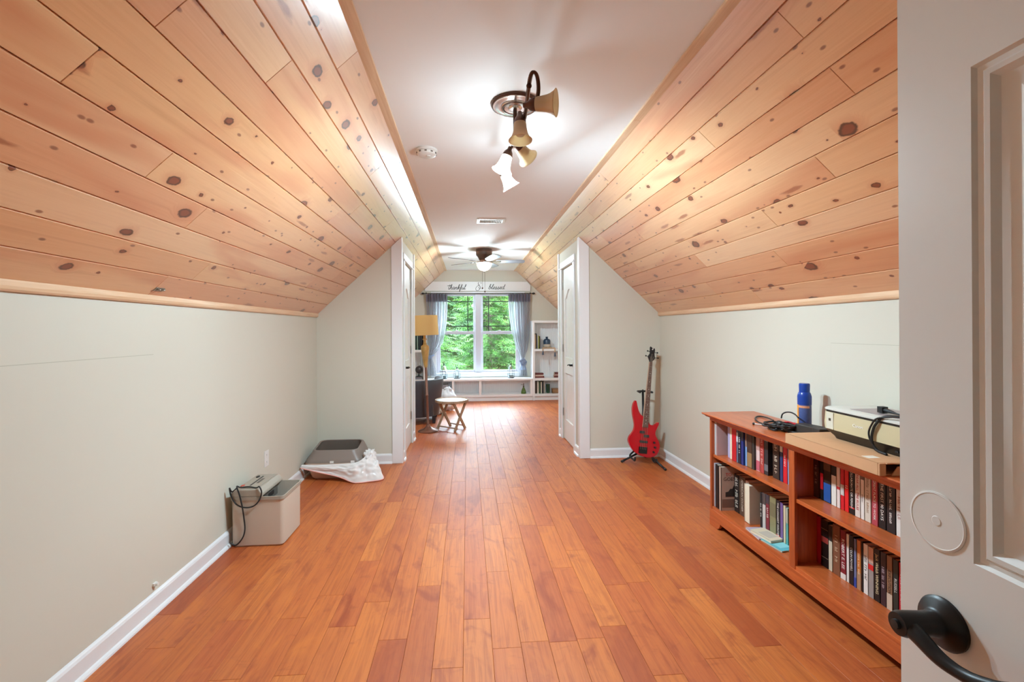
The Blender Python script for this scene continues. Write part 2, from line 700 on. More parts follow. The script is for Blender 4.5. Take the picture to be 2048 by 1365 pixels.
# ---- pine slopes: backing slab + single V-groove boards
BW = 0.1295
SL = math.hypot(1, SLOPE)
LEN = (CEIL - KNEE) / SLOPE * SL
rb = random.Random(23)
for side, jn in ((-1, {4: [1.62], 7: [1.235], 8: [1.66], 1: [2.37], 0: [2.20], 10: [1.87, 4.25], 6: [3.0], 3: [4.05], 2: [0.9, 3.7], 5: [3.6], 9: [2.9]}),
                 (1, {7: [1.445], 5: [1.75], 4: [2.23], 2: [2.41], 8: [2.135], 10: [3.2], 9: [3.9], 1: [3.3], 3: [3.1], 6: [3.5], 0: [2.9]})):
    if side < 0:
        u = Vector((1, 0, SLOPE)) / SL
        org = Vector((XL, 0, KNEE))
        sg = 1
    else:
        u = Vector((-1, 0, SLOPE)) / SL
        org = Vector((XR, 0, KNEE))
        sg = -1
    yv = Vector((0, 1, 0))
    zv = u.cross(yv)
    Rm = Matrix((u, yv, zv)).transposed().to_4x4()
    back = MB()
    n3 = zv * sg
    p0, p1 = org - u * 0.05 + n3 * 0.02, org + u * (LEN + 0.05) + n3 * 0.02
    q0, q1 = p0 + n3 * 0.08, p1 + n3 * 0.08
    ring = lambda y: [Vector((p.x, y, p.z)) for p in (p0, p1, q1, q0)]
    back.loft([ring(Y0 - T), ring(YE + T)])
    sl = struct('ceiling_left' if side < 0 else 'ceiling_right', back, M_DARK,
                'sloped knotty pine board ceiling above the %s wall' % ('outlet' if side < 0 else 'bookcase'), 'ceiling')
    nrow = 12
    for r in range(nrow):
        s0 = 0.02 + BW * r
        s1 = min(0.02 + BW * (r + 1), LEN - 0.002)
        if r == 0:
            s0 = 0.0
        if s1 - s0 < 0.004:
            continue
        ys = [Y0]
        cuts = jn.get(r, [2.6])
        f0 = cuts[0] - rb.uniform(1.9, 2.6)
        if f0 > Y0 + 0.3:
            ys.append(f0)
        ys += cuts
        while ys[-1] < YE - 1.6:
            ys.append(ys[-1] + rb.uniform(1.5, 2.7))
        if ys[-1] > YE - 0.3:
            ys[-1] = YE
        else:
            ys.append(YE)
        for a, b in zip(ys[:-1], ys[1:]):
            W, L = s1 - s0 - 0.0008, b - a - 0.0012
            z1, z2, c = 0.0065 * sg, 0.018 * sg, 0.0032
            cs = [(0, z2), (0, z1), (c, 0), (W - c, 0), (W, z1), (W, z2)]
            e = 0.0012
            mb = MB()
            mb.loft([[(x, 0, z if z else e * sg) for x, z in cs], [(x, e, z) for x, z in cs],
                     [(x, L - e, z) for x, z in cs], [(x, L, z if z else e * sg) for x, z in cs]])
            o = obj('board', mb, M_PINE, sl)
            o.matrix_local = Matrix.Translation(org + u * (s0 + 0.0004) + yv * (a + 0.0006)) @ Rm
    # pine trim: quarter round on the knee wall, flat strip against the ceiling
    pt = 'trim_1' if side < 0 else 'trim_2'
    mb = MB()
    sx = 1 if side < 0 else -1
    x0 = XL if side < 0 else XR
    prof = [(0, 0.016), (0.0, -0.022), (0.010, -0.022), (0.017, -0.015), (0.020, -0.004), (0.020, 0.016)]
    mb.prism([(x0 + sx * p, KNEE + q) for p, q in prof], 'xz', Y0, YE)
    t1 = struct(pt, mb, M_PINE_T, 'rounded pine trim along the top of the %s knee wall' % ('left' if side < 0 else 'right'), 'trim')
    cx = CXL if side < 0 else CXR
    for q, (ya, yb) in enumerate(((Y0, 1.565), (1.57, 4.1), (4.102, 6.6), (6.602, YE)) if side < 0 else ((Y0, 2.4), (2.402, 4.7), (4.702, YE))):
        mb = MB().box(min(cx - sx * 0.03, cx + sx * 0.034), max(cx - sx * 0.03, cx + sx * 0.034), ya, yb, CEIL - 0.012, CEIL + 0.001)
        struct('trim_%d' % (3 + q + (0 if side < 0 else 4)), mb, M_PINE_T,
               'flat pine strip where the %s slope meets the ceiling' % ('left' if side < 0 else 'right'), 'trim', bevel=0.002)

# ---- partition with its passage and the two closets
for side in (-1, 1):
    sx = side
    nm = 'left' if side < 0 else 'right'
    xo, xi = (XL, PXL) if side < 0 else (XR, PXR)
    poly = [(xo - sx * -0.0, -0.02), (xi, -0.02), (xi, slope_z(xi) + 0.012), (xo, KNEE + 0.012)]
    struct('wall_partition_' + nm, MB().prism(poly, 'xz', YP, YP + 0.10), M_WALL,
           'beige partition under the slope %s the passage' % ('left of' if side < 0 else 'right of'), 'wall')
    struct('wall_closet_' + nm, MB().prism(poly, 'xz', YQ - 0.10, YQ), M_WALL, 'beige back of the %s closet' % nm, 'wall')
    dy0, dy1, dz = (4.80, 5.40, 2.035) if side < 0 else (4.86, 5.46, 2.045)
    mb = MB()
    xw = xi + sx * 0.10
    a, b = min(xi, xw), max(xi, xw)
    top = slope_z(xi) + 0.012
    mb.box(a, b, YP + 0.10, dy0, -0.02, top)
    mb.box(a, b, dy1, YQ - 0.10, -0.02, top)
    mb.box(a, b, dy0, dy1, dz, top)
    struct('wall_passage_' + nm, mb, M_WALL, 'beige passage wall around the %s closet door' % nm, 'wall')
    # casing on the partition face with a return into the passage
    yc = YP - 0.018
    xe = xi + sx * 0.093
    n0 = 20 if side < 0 else 30
    inn, out = xi - sx * 0.012, xe
    for j, (yy0, yy1, lab) in enumerate(((yc, YP, 'room'), (YQ, YQ + 0.018, 'window'))):
        mb = MB().prism([(inn, 0), (out, 0), (out, slope_z(out) - 0.002), (inn, slope_z(inn) - 0.002)], 'xz', yy0, yy1)
        struct('trim_%d' % (n0 + j), mb, M_TRIM, 'white casing on the %s side of the %s partition edge' % (lab, nm), 'trim', bevel=0.003)
    for j, (yy0, yy1) in enumerate(((YP - 0.002, YP + 0.05), (YQ - 0.05, YQ + 0.002))):
        mb = MB().box(min(inn, xi), max(inn, xi), yy0, yy1, 0, slope_z(inn) - 0.002)
        struct('trim_%d' % (n0 + 2 + j), mb, M_TRIM, 'white return strip on the %s corner of the %s passage wall' % ('near' if j == 0 else 'far', nm), 'trim')
    # door casing
    mb = MB()
    cw, ct = 0.062, 0.014
    ca, cb_ = min(xi, xi - sx * ct), max(xi, xi - sx * ct)
    mb.box(ca, cb_, dy0 - cw, dy0 + 0.004, 0, dz + 0.01)
    mb.box(ca, cb_, dy1 - 0.004, dy1 + cw, 0, dz + 0.01)
    mb.box(ca, cb_, dy0 - cw - 0.012, dy1 + cw + 0.012, dz + 0.01, dz + 0.085)
    ca2, cb2 = min(xi, xi - sx * 0.024), max(xi, xi - sx * 0.024)
    mb.box(ca2, cb2, dy0 - cw - 0.02, dy1 + cw + 0.02, dz + 0.004, dz + 0.02)
    struct('trim_%d' % (n0 + 4), mb, M_TRIM, 'white casing around the %s closet door' % nm, 'trim', bevel=0.002)
    # the six short panels of a two panel arch top door
    dn = struct_empty('door_1' if side < 0 else 'door_2', 'white arch top plank panel closet door in the %s passage wall' % nm, 'door')
    xf = xi + sx * 0.012                                   # face of the leaf
    w_ = dy1 - dy0
    st = 0.105

    def leaf_face(y0, y1, za, zb, arch):
        if not arch:
            return [(y0, za), (y1, za), (y1, zb), (y0, zb)]
        pts = [(y0, za), (y1, za), (y1, zb)]
        n = 12
        for k in range(1, n):
            t = k / n
            yy = y1 + (y0 - y1) * t
            pts.append((yy, zb + 0.105 * math.sin(math.pi * t) ** 1.6))
        pts.append((y0, zb))
        return pts
    zs = ((0.25, 0.80, False), (0.99, 1.68, True))
    # leaf as stiles + rails + recessed panels
    mbf = MB()
    xb_ = xf + sx * 0.034
    X = lambda q: (min(xf, q), max(xf, q))
    xa_, xz_ = X(xb_)
    py0, py1 = dy0 + st, dy1 - st
    mbf.box(xa_, xz_, dy0 + 0.003, py0, 0.008, dz - 0.004)
    mbf.box(xa_, xz_, py1, dy1 - 0.003, 0.008, dz - 0.004)
    mbf.box(xa_, xz_, py0, py1, 0.008, 0.25)
    mbf.box(xa_, xz_, py0, py1, 0.80, 0.99)
    arc = leaf_face(py0, py1, 0, 1.68, True)[2:]
    mbf.prism([(py0, dz - 0.004), (py1, dz - 0.004)] + arc, 'yz', xa_, xz_)
    obj('leaf_frame', mbf, M_DOOR, dn, bevel=0.003)
    for za, zb, ar in zs:
        n = 5
        for q in range(n):
            ya = py0 + (py1 - py0) * q / n
            yb = py0 + (py1 - py0) * (q + 1) / n
            t0, t1 = (py1 - ya) / (py1 - py0), (py1 - yb) / (py1 - py0)
            h = lambda t: zb + (0.105 * math.sin(math.pi * min(max(t, 0), 1)) ** 1.6 if ar else 0)
            pl_ = [(ya + 0.002, za), (yb - 0.002, za), (yb - 0.002, h(t1))]
            pl_ += [(ya + (yb - ya) * s, h(t0 + (t1 - t0) * s)) for s in (0.66, 0.33)]
            pl_ += [(ya + 0.002, h(t0))]
            xa2, xz2 = min(xf + sx * 0.012, xb_), max(xf + sx * 0.012, xb_)
            obj('panel_plank', MB().prism(pl_, 'yz', xa2, xz2), M_DOOR, dn, bevel=0.002)
    for hz in (0.28, 1.05, 1.80):
        mb = MB().box(min(xf, xf - sx * 0.012), max(xf, xf - sx * 0.012), dy1 - 0.012, dy1 + 0.010, hz, hz + 0.09)
        o = obj('hinge', mb, M_CHROME, dn)
        o['label'] = 'satin metal hinge'
    lv = MB()
    hy, hz = dy0 + 0.068, 0.925
    lv.lathe([(0.001, 0), (0.032, 0), (0.030, 0.009), (0.012, 0.014), (0.011, 0.048), (0.001, 0.050)], 20,
             Matrix.Translation((xf, hy, hz)) @ Matrix.Rotation(-sx * math.pi / 2, 4, 'Y'))
    xl_ = xf - sx * 0.042
    lv.tube(crom([(xl_, hy - 0.008, hz), (xl_, hy + 0.03, hz + 0.003), (xl_, hy + 0.07, hz), (xl_, hy + 0.11, hz - 0.008)], 4),
            [0.010] * 5 + [0.008] * 8, 8)
    o = obj('lever_handle', lv, M_BLACKM, dn, smooth=True)
    o['label'] = 'black lever handle'

# ---- baseboards
BPROF = [(0, 0), (0.027, 0), (0.026, 0.008), (0.021, 0.016), (0.014, 0.020), (0.014, 0.078), (0.010, 0.088), (0.005, 0.093), (0, 0.096)]


def baseboard(name, a, b, nrm, label):
    a, b, nrm = Vector(a), Vector(b), Vector(nrm)
    r0 = [a + nrm * d + Vector((0, 0, z)) for d, z in BPROF]
    r1 = [b + nrm * d + Vector((0, 0, z)) for d, z in BPROF]
    struct(name, MB().loft([r0, r1]), M_TRIM, label, 'baseboard', smooth=False)


baseboard('baseboard_left', (XL, Y0, 0), (XL, YP, 0), (1, 0, 0), 'white baseboard along the left knee wall')
baseboard('baseboard_right', (XR, Y0, 0), (XR, YP, 0), (-1, 0, 0), 'white baseboard along the wall behind the guitar')
baseboard('baseboard_partition_left', (XL, YP, 0), (PXL - 0.093, YP, 0), (0, -1, 0), 'white baseboard under the partition behind the litter box')
baseboard('baseboard_partition_right', (PXR + 0.093, YP, 0), (XR, YP, 0), (0, -1, 0), 'white baseboard under the partition behind the bass')
for side, xi, d0, d1 in ((-1, PXL, 4.80, 5.40), (1, PXR, 4.86, 5.46)):
    nm = 'left' if side < 0 else 'right'
    baseboard('baseboard_passage_%s_near' % nm, (xi, YP + 0.05, 0), (xi, d0 - 0.062, 0), (-side, 0, 0), 'short white baseboard before the %s closet door' % nm)
    baseboard('baseboard_passage_%s_far' % nm, (xi, d1 + 0.062, 0), (xi, YQ - 0.05, 0), (-side, 0, 0), 'short white baseboard past the %s closet door' % nm)
baseboard('baseboard_far_left', (XL, YQ, 0), (XL, 8.4, 0), (1, 0, 0), 'white baseboard of the reading room behind the armchair')
baseboard('baseboard_far_right', (XR, YQ, 0), (XR, 8.4, 0), (-1, 0, 0), 'white baseboard of the reading room right wall')

# ---- access panels cut into the knee walls
ap = struct_empty('door_4', 'flush beige attic access panel in the left knee wall', 'access panel')
g_ = 0.0028
obj('panel_gap', MB().box(XL - 0.002, XL + 0.0006, 1.33 - g_, 2.256 + g_, 0.100, 1.212 + g_), mat('panel_gap_shadow', srgb(184, 180, 164), 0.9), ap)
obj('panel_board', MB().box(XL - 0.002, XL + 0.0024, 1.33, 2.256, 0.100, 1.212), M_WALL, ap)
mb = MB().box(XL + 0.0024, XL + 0.012, 2.238, 2.262, 0.128, 0.140)
mb.tube([(XL + 0.006, 2.25, 0.134), (XL + 0.022, 2.25, 0.134)], 0.007, 10)
obj('turn_latch', mb, M_WHITE_PL, ap, smooth=False)['label'] = 'small white turn latch'
ap = struct_empty('door_5', 'flush beige attic access panel above the bookcase', 'access panel')
obj('panel_gap', MB().box(XR - 0.0006, XR + 0.002, 1.40 - g_, 2.36 + g_, 0.100, 1.235 + g_), MATS['panel_gap_shadow'], ap)
obj('panel_board', MB().box(XR - 0.0024, XR + 0.002, 1.40, 2.36, 0.100, 1.235), M_WALL, ap)

# ---- twin window
win = struct_empty('window_1', 'white twin double hung window looking out on trees', 'window')
M_VINYL = mat('white_vinyl', srgb(200, 200, 210), 0.35)
mb = MB()
fy0, fy1 = YE + 0.005, YE + 0.095
fr = 0.045
mb.box(WX0, WX0 + fr, fy0, fy1, WZ0, WZ1)
mb.box(WX1 - fr, WX1, fy0, fy1, WZ0, WZ1)
mb.box(WX0 + fr, WX1 - fr, fy0, fy1, WZ1 - 0.04, WZ1)
mb.box(WX0 + fr, WX1 - fr, fy0, fy1, WZ0, WZ0 + 0.045)
obj('frame', mb, M_VINYL, win, bevel=0.003)
obj('mullion', MB().box(0.149, 0.261, fy0 - 0.012, fy1 - 0.004, WZ0 + 0.046, WZ1 - 0.041), M_VINYL, win, bevel=0.004)
M_GRILLE = mat('black_window_grille', (0.010, 0.016, 0.014), 0.5)
for a, b in ((WX0 + fr, 0.148), (0.262, WX1 - fr)):
    for part, z0, z1, yy in (('lower_sash', WZ0 + 0.045, 1.297, YE + 0.030), ('upper_sash', 1.235, WZ1 - 0.04, YE + 0.060)):
        s_ = 0.036
        mb = MB()
        mb.box(a, a + s_, yy, yy + 0.03, z0, z1)
        mb.box(b - s_, b, yy, yy + 0.03, z0, z1)
        mb.box(a + s_, b - s_, yy, yy + 0.03, z0, z0 + (0.036 if part == 'lower_sash' else 0.05))
        mb.box(a + s_, b - s_, yy, yy + 0.03, z1 - (0.05 if part == 'lower_sash' else 0.036), z1)
        sash = obj(part, mb, M_VINYL, win, bevel=0.002)
        obj('pane', MB().box(a + s_, b - s_, yy + 0.013, yy + 0.017, z0 + 0.03, z1 - 0.03), M_GLASS, sash)
        if part == 'upper_sash':
            for z in (1.392, 1.867):
                obj('grille_bar', MB().box(a + s_, b - s_, yy + 0.004, yy + 0.014, z - 0.008, z + 0.008), M_GRILLE, sash)
            for x in (a + 0.145, b - 0.140):
                obj('grille_bar', MB().box(x - 0.008, x + 0.008, yy + 0.004, yy + 0.014, 1.28, WZ1 - 0.07), M_GRILLE, sash)
        else:
            xm = (a + b) / 2
            obj('sash_lock', MB().box(xm - 0.03, xm + 0.03, yy - 0.012, yy + 0.02, z1, z1 + 0.014), M_VINYL, sash, bevel=0.003)
mb = MB()
mb.box(WX0 - 0.09, WX0 + 0.004, YE - 0.018, YE, 0.42, 2.05)
mb.box(WX1 - 0.004, WX1 + 0.09, YE - 0.018, YE, 0.42, 2.05)
mb.box(WX0 + 0.004, WX1 - 0.004, YE - 0.018, YE, 2.012, 2.05)
mb.box(WX0 + 0.004, WX1 - 0.004, YE - 0.018, YE, 0.42, WZ0 + 0.004)
obj('casing', mb, M_TRIM, win, bevel=0.003)
obj('sill', MB().box(WX0 - 0.10, WX1 + 0.10, YE - 0.045, YE + 0.03, 0.478, 0.502), M_TRIM, win, bevel=0.005)
# ================================================================== things on the ceiling
def dir_matrix(p, d):
    d = Vector(d).normalized()
    return Matrix.Translation(p) @ d.to_track_quat('Z', 'Y').to_matrix().to_4x4()


def point_light(name, loc, watts, parent=None, size=0.03, col=(0.635, 0.87, 1.0)):
    d = bpy.data.lights.new(name, 'POINT')
    d.energy = watts
    d.shadow_soft_size = size
    d.color = col
    o = bpy.data.objects.new(name, d)
    COL.objects.link(o)
    o.location = loc
    if parent is not None:
        o.parent = parent
    return o


# ---- five-light track fixture
cc = on_z(1030, 212, CEIL - 0.012)
cc.z = CEIL
tl = thing('track_light', 'bronze five shade track light on a round ridged ceiling plate', 'track light', cc)
M_PLATE = mat('polished_bronze_plate', srgb(206, 200, 196), 0.2, 0.9)
M_SHADE = mix_shader('amber_glass_shade', [('BsdfDiffuse', srgb(232, 216, 184), 0.5, 0.5), ('BsdfTranslucent', srgb(244, 228, 196), 0.45, 0.5), ('BsdfGlossy', (1, 1, 1), 0.06, 0.2)])
M_SHADE_LIT = mix_shader('lit_glass_shade', [('BsdfTransparent', (1, 1, 1), 0.25, 0), ('BsdfTranslucent', srgb(255, 244, 225), 0.16, 0.5), ('Emission', (1.0, 0.96, 0.90), 0.54, 1.8)])
M_BULB_ON = mix_shader('lit_bulb', [('Emission', (1.0, 0.95, 0.86), 1.0, 12.0)])
M_BULB_OFF = mat('unlit_bulb', srgb(212, 208, 198), 0.25)
prof = [(0.001, 0), (0.118, 0), (0.120, -0.006), (0.112, -0.016), (0.098, -0.015), (0.086, -0.021), (0.070, -0.018),
        (0.066, -0.024), (0.060, -0.020), (0.054, -0.026), (0.035, -0.024), (0.030, -0.034), (0.010, -0.036), (0.001, -0.036)]
obj('ceiling_plate', MB().lathe(prof, 48), M_PLATE, tl, smooth=True, angle=40)
obj('plate_ring', MB().lathe([(0.066, -0.0225), (0.067, -0.0265), (0.059, -0.0265), (0.058, -0.0215)], 48, cap=False), M_BRONZE, tl, smooth=True)
obj('plate_edge', MB().lathe([(0.119, -0.001), (0.1225, -0.006), (0.116, -0.0165), (0.111, -0.0165)], 48, cap=False), M_BRONZE, tl, smooth=True)
mb = MB().tube([(0, 0, -0.034), (0, 0, -0.165)], 0.010, 12)
mb.sphere((0, 0, -0.172), 0.016)
obj('stem', mb, M_BRONZE, tl, smooth=True)
rail_px = [(1073, 207, 2.225), (1077, 178, 2.26), (1074, 152, 2.285), (1066, 144, 2.29), (1060, 158, 2.285), (1055, 195, 2.28),
           (1050, 232, 2.268), (1043, 258, 2.268), (1036, 278, 2.262), (1026, 292, 2.262), (1018, 303, 2.262), (1014, 322, 2.258), (1010, 344, 2.245)]
rail = [on_z(u, v, z) - cc for u, v, z in rail_px]
obj('rail', MB().tube(crom(rail, 5), 0.009, 8, flat=0.6), M_BRONZE, tl, smooth=True)
rail2 = [on_z(u, v, z) - cc for u, v, z in [(1058, 172, 2.275), (1054, 205, 2.25), (1047, 246, 2.235), (1041, 262, 2.25)]]
mb = MB().tube(crom(rail2, 5), 0.006, 8, flat=0.7)
mb.sphere(rail2[0], 0.011)
obj('scroll_bar', mb, M_BRONZE, tl, smooth=True)
shade_prof = [(0.020, -0.004), (0.024, 0.0), (0.027, 0.010), (0.029, 0.030), (0.032, 0.050), (0.037, 0.066), (0.045, 0.080), (0.052, 0.086)]
shades = [((1069, 209, 2.205), (1, -0.42, -0.10), False), ((1040, 244, 2.225), (0.0, -0.12, -1), False),
          ((1037, 293, 2.215), (0.62, 0.62, -0.42), False), ((1015, 311, 2.205), (-0.34, -0.02, -0.94), True), ((1008, 347, 2.20), (0.50, 0.22, -0.84), True)]
lit_spots = []
for (u, v, z), d, lit in shades:
    p = on_z(u, v, z) - cc
    Mx = dir_matrix(p, d)
    hold = MB().lathe([(0.001, -0.045), (0.010, -0.045), (0.012, -0.030), (0.022, -0.016), (0.026, -0.002), (0.026, 0.006), (0.001, 0.006)], 20, Mx)
    q = min(crom(rail, 5), key=lambda r: (r - p).length)
    hold.tube([p - Vector(d).normalized() * 0.04, (p + q) / 2 + Vector((0, 0, 0.006)), q], 0.006, 8)
    obj('lamp_holder', hold, M_BRONZE, tl, smooth=True, angle=40)
    inner = [(r - 0.0025, zz) for r, zz in reversed(shade_prof)]
    sh = MB()
    n = 28
    rings = [[(r * math.cos(2 * math.pi * i / n), r * math.sin(2 * math.pi * i / n), zz) for i in range(n)] for r, zz in shade_prof + inner]
    sh.loft(rings, False, False, True, Mx)
    so = obj('lamp_shade', sh, M_SHADE_LIT if lit else M_SHADE, tl, smooth=True)
    so['label'] = 'glowing white glass bell shade' if lit else 'unlit amber glass bell shade'
    bl = MB().lathe([(0.001, 0.006), (0.012, 0.006), (0.013, 0.022), (0.022, 0.040), (0.024, 0.052), (0.017, 0.062), (0.001, 0.064)], 16, Mx)
    obj('bulb', bl, M_BULB_ON if lit else M_BULB_OFF, so, smooth=True)
    if lit:
        lp = Mx @ Vector((0, 0, 0.070))
        point_light('bulb_light', lp, BULB_W, tl, 0.022)

# ---- smoke detector and air register
sd = thing('smoke_detector', 'round white smoke detector beside the left pine slope', 'smoke detector', on_z(853, 300, CEIL))
obj('base', MB().lathe([(0.001, 0), (0.068, 0), (0.068, -0.010), (0.064, -0.014), (0.001, -0.014)], 36), M_WHITE_PL, sd, smooth=True, angle=30)
obj('dome', MB().lathe([(0.060, -0.014), (0.063, -0.020), (0.058, -0.034), (0.044, -0.041), (0.001, -0.042)], 36), M_WHITE_PL, sd, smooth=True, angle=30)
for k in range(10):
    a = 2 * math.pi * k / 10
    obj('slot', MB().box(-0.007, 0.007, 0.0600, 0.0640, -0.029, -0.021, Matrix.Rotation(a, 4, 'Z')), mat('grey_slot', srgb(130, 120, 112), 0.7), sd)
obj('test_button', MB().lathe([(0.001, -0.042), (0.014, -0.042), (0.013, -0.047), (0.001, -0.048)], 20, Matrix.Translation((0.012, -0.012, 0))), M_WHITE_PL, sd, smooth=True, angle=30)
vt = thing('air_register', 'small white louvred air register set in the ceiling', 'air vent', on_z(982, 442, CEIL))
mb = MB()
mb.box(-0.15, 0.15, -0.095, -0.065, -0.008, 0)
mb.box(-0.15, 0.15, 0.065, 0.095, -0.008, 0)
mb.box(-0.15, -0.118, -0.065, 0.065, -0.008, 0)
mb.box(0.118, 0.15, -0.065, 0.065, -0.008, 0)
obj('frame', mb, M_WHITE_PL, vt, bevel=0.002)
obj('duct', MB().box(-0.118, 0.118, -0.065, 0.065, -0.0015, 0.0), mat('duct_grey', srgb(120, 118, 116), 0.8), vt)
for k in range(14):
    x = -0.110 + 0.017 * k
    obj('louvre', MB().bar((x, -0.065, -0.005), (x, 0.065, -0.005), 0.009, 0.002, (0.5, 0, 0.8)), M_WHITE_PL, vt)

# ---- ceiling fan with a light bowl
fc = on_z(968, 499, CEIL)
fan = thing('ceiling_fan', 'five blade bronze hugger ceiling fan with frosted light bowl', 'ceiling fan', fc)
M_COPPER = mat('antique_copper', srgb(150, 112, 92), 0.3, 0.8)
M_FBRZ = mat('fan_bronze', srgb(96, 78, 68), 0.35, 0.7)
obj('mount', MB().lathe([(0.001, 0), (0.112, 0), (0.112, -0.030), (0.106, -0.036), (0.001, -0.036)], 36), M_FBRZ, fan, smooth=True, angle=30)
obj('motor', MB().lathe([(0.104, -0.036), (0.114, -0.042), (0.114, -0.075), (0.108, -0.092), (0.094, -0.104), (0.080, -0.125), (0.070, -0.150), (0.001, -0.150)], 36), M_FBRZ, fan, smooth=True, angle=30)
obj('motor_band', MB().lathe([(0.107, -0.036), (0.1155, -0.038), (0.1155, -0.043), (0.107, -0.045)], 36, cap=False), M_COPPER, fan, smooth=True)
obj('light_fitter', MB().lathe([(0.070, -0.150), (0.060, -0.158), (0.064, -0.176), (0.098, -0.186), (0.112, -0.190), (0.112, -0.196), (0.001, -0.196)], 36), M_COPPER, fan, smooth=True, angle=30)
M_BOWL = mix_shader('frosted_bowl', [('BsdfTransparent', (1, 0.97, 0.92), 0.72, 0), ('BsdfTranslucent', srgb(190, 150, 110), 0.05, 0.5), ('Emission', (1.0, 0.80, 0.62), 0.23, 0.55)])
bp_ = [(0.110, -0.192), (0.108, -0.215), (0.098, -0.245), (0.078, -0.275), (0.050, -0.297), (0.020, -0.306), (0.001, -0.307)]
obj('light_bowl', MB().lathe(bp_, 36, cap=False), M_BOWL, fan, smooth=True)
mb = MB().lathe([(0.001, -0.306), (0.013, -0.307), (0.013, -0.316), (0.007, -0.326), (0.001, -0.328)], 16)
obj('finial', mb, M_FBRZ, fan, smooth=True)
M_BLADE = mat('grey_fan_blade', srgb(128, 126, 132), 0.45)
for k in range(5):
    a = math.radians(-2 + 72 * k)
    Mx = Matrix.Rotation(a, 4, 'Z') @ Matrix.Translation((0, 0, -0.172)) @ Matrix.Rotation(math.radians(-12), 4, 'X')
    pts = [(0.17, -0.045), (0.30, -0.055), (0.50, -0.062)]
    pts += [(0.555 + 0.0, -0.058), (0.572, -0.040), (0.576, 0.0), (0.572, 0.040), (0.555, 0.058), (0.50, 0.062), (0.30, 0.055), (0.17, 0.045)]
    b = obj('blade', MB().prism(pts, 'xy', -0.003, 0.003, Mx), M_BLADE, fan)
    ar = MB().prism([(0.055, -0.014), (0.13, -0.010), (0.17, -0.030), (0.225, -0.032), (0.235, 0.0), (0.225, 0.032), (0.17, 0.030), (0.13, 0.010), (0.055, 0.014)], 'xy', -0.008, -0.003, Mx)
    obj('blade_iron', ar, M_FBRZ, b)
for x, y, zz in ((-0.028, -0.100, 1.905), (0.006, -0.105, 1.858)):
    mb = MB().tube([(x, y, -0.19), (x, y, zz - CEIL)], 0.0022, 6)
    mb.sphere((x, y, zz - CEIL - 0.004), 0.011, 10, 8, (1, 1, 1.2))
    obj('pull_chain', mb, M_FBRZ, fan)
point_light('fan_light', (0, 0, -0.255), FAN_W, fan, 0.085, (0.66, 0.87, 1.0))
# ================================================================== the reading room by the window
M_BUILT = mat('white_built_in_paint', srgb(232, 234, 236), 0.4)
BY = 8.42                                       # front of the built-ins


def beadboard(x0, x1, z0, z1, y, pitch=0.042):
    mb = MB()
    n = max(1, round((x1 - x0) / pitch))
    for k in range(n):
        a, b = x0 + (x1 - x0) * k / n, x0 + (x1 - x0) * (k + 1) / n
        mb.prism([(a + 0.002, y), (b - 0.002, y), (b - 0.004, y - 0.005), (a + 0.004, y - 0.005)], 'xy', z0, z1)
    mb.box(x0, x1, y, y + 0.006, z0, z1)
    return mb


# ---- window seat
ws = thing('window_seat', 'long white built in window seat with open beadboard cubbies', 'window seat', (0, 0, 0))
BX0, BX1 = -0.765, 1.205
obj('seat_top', MB().box(BX0, BX1, BY - 0.015, YE - 0.004, 0.378, 0.413), M_BUILT, ws, bevel=0.003)
obj('bottom_shelf', MB().box(BX0, BX1, BY, YE - 0.004, 0.076, 0.118), M_BUILT, ws, bevel=0.002)
obj('toe_kick', MB().box(BX0, BX1, BY + 0.02, BY + 0.035, 0, 0.076), M_BUILT, ws)
obj('back_panel', beadboard(BX0, BX1, 0.118, 0.378, YE - 0.012), M_BUILT, ws)
for x in (-0.74, -0.27, 0.228, 1.185):
    obj('divider', MB().box(x - 0.021, x + 0.021, BY, YE - 0.02, 0.118, 0.378), M_BUILT, ws, bevel=0.002)
# ---- the two shelf units that flank it
for side, (xa, xb) in ((1, (1.207, 1.945)), (-1, (-1.435, -0.767))):
    su = thing('shelf_unit', 'white built in bookshelf %s the window' % ('with a blue bottle and tassels right of' if side > 0 else 'with a dark globe left of'), 'bookshelf', (0, 0, 0))
    zt = 1.488 if side > 0 else 1.488
    t = 0.040
    obj('side_panel', MB().box(xa, xa + t, BY - 0.012, YE - 0.004, 0, zt - 0.0), M_BUILT, su, bevel=0.002)
    obj('side_panel', MB().box(xb - t, xb, BY - 0.012, YE - 0.004, 0, zt - 0.0), M_BUILT, su, bevel=0.002)
    for nm, za, zb in (('top', zt - 0.042, zt), ('shelf', 0.917, 0.960), ('shelf', 0.368, 0.413), ('shelf', 0.076, 0.118)):
        obj(nm, MB().box(xa + t, xb - t, BY - 0.008, YE - 0.012, za, zb), M_BUILT, su, bevel=0.002)
    obj('toe_kick', MB().box(xa + t, xb - t, BY + 0.02, BY + 0.035, 0, 0.076), M_BUILT, su)
    obj('back_panel', beadboard(xa + t, xb - t, 0.118, zt - 0.042, YE - 0.012), M_BUILT, su)

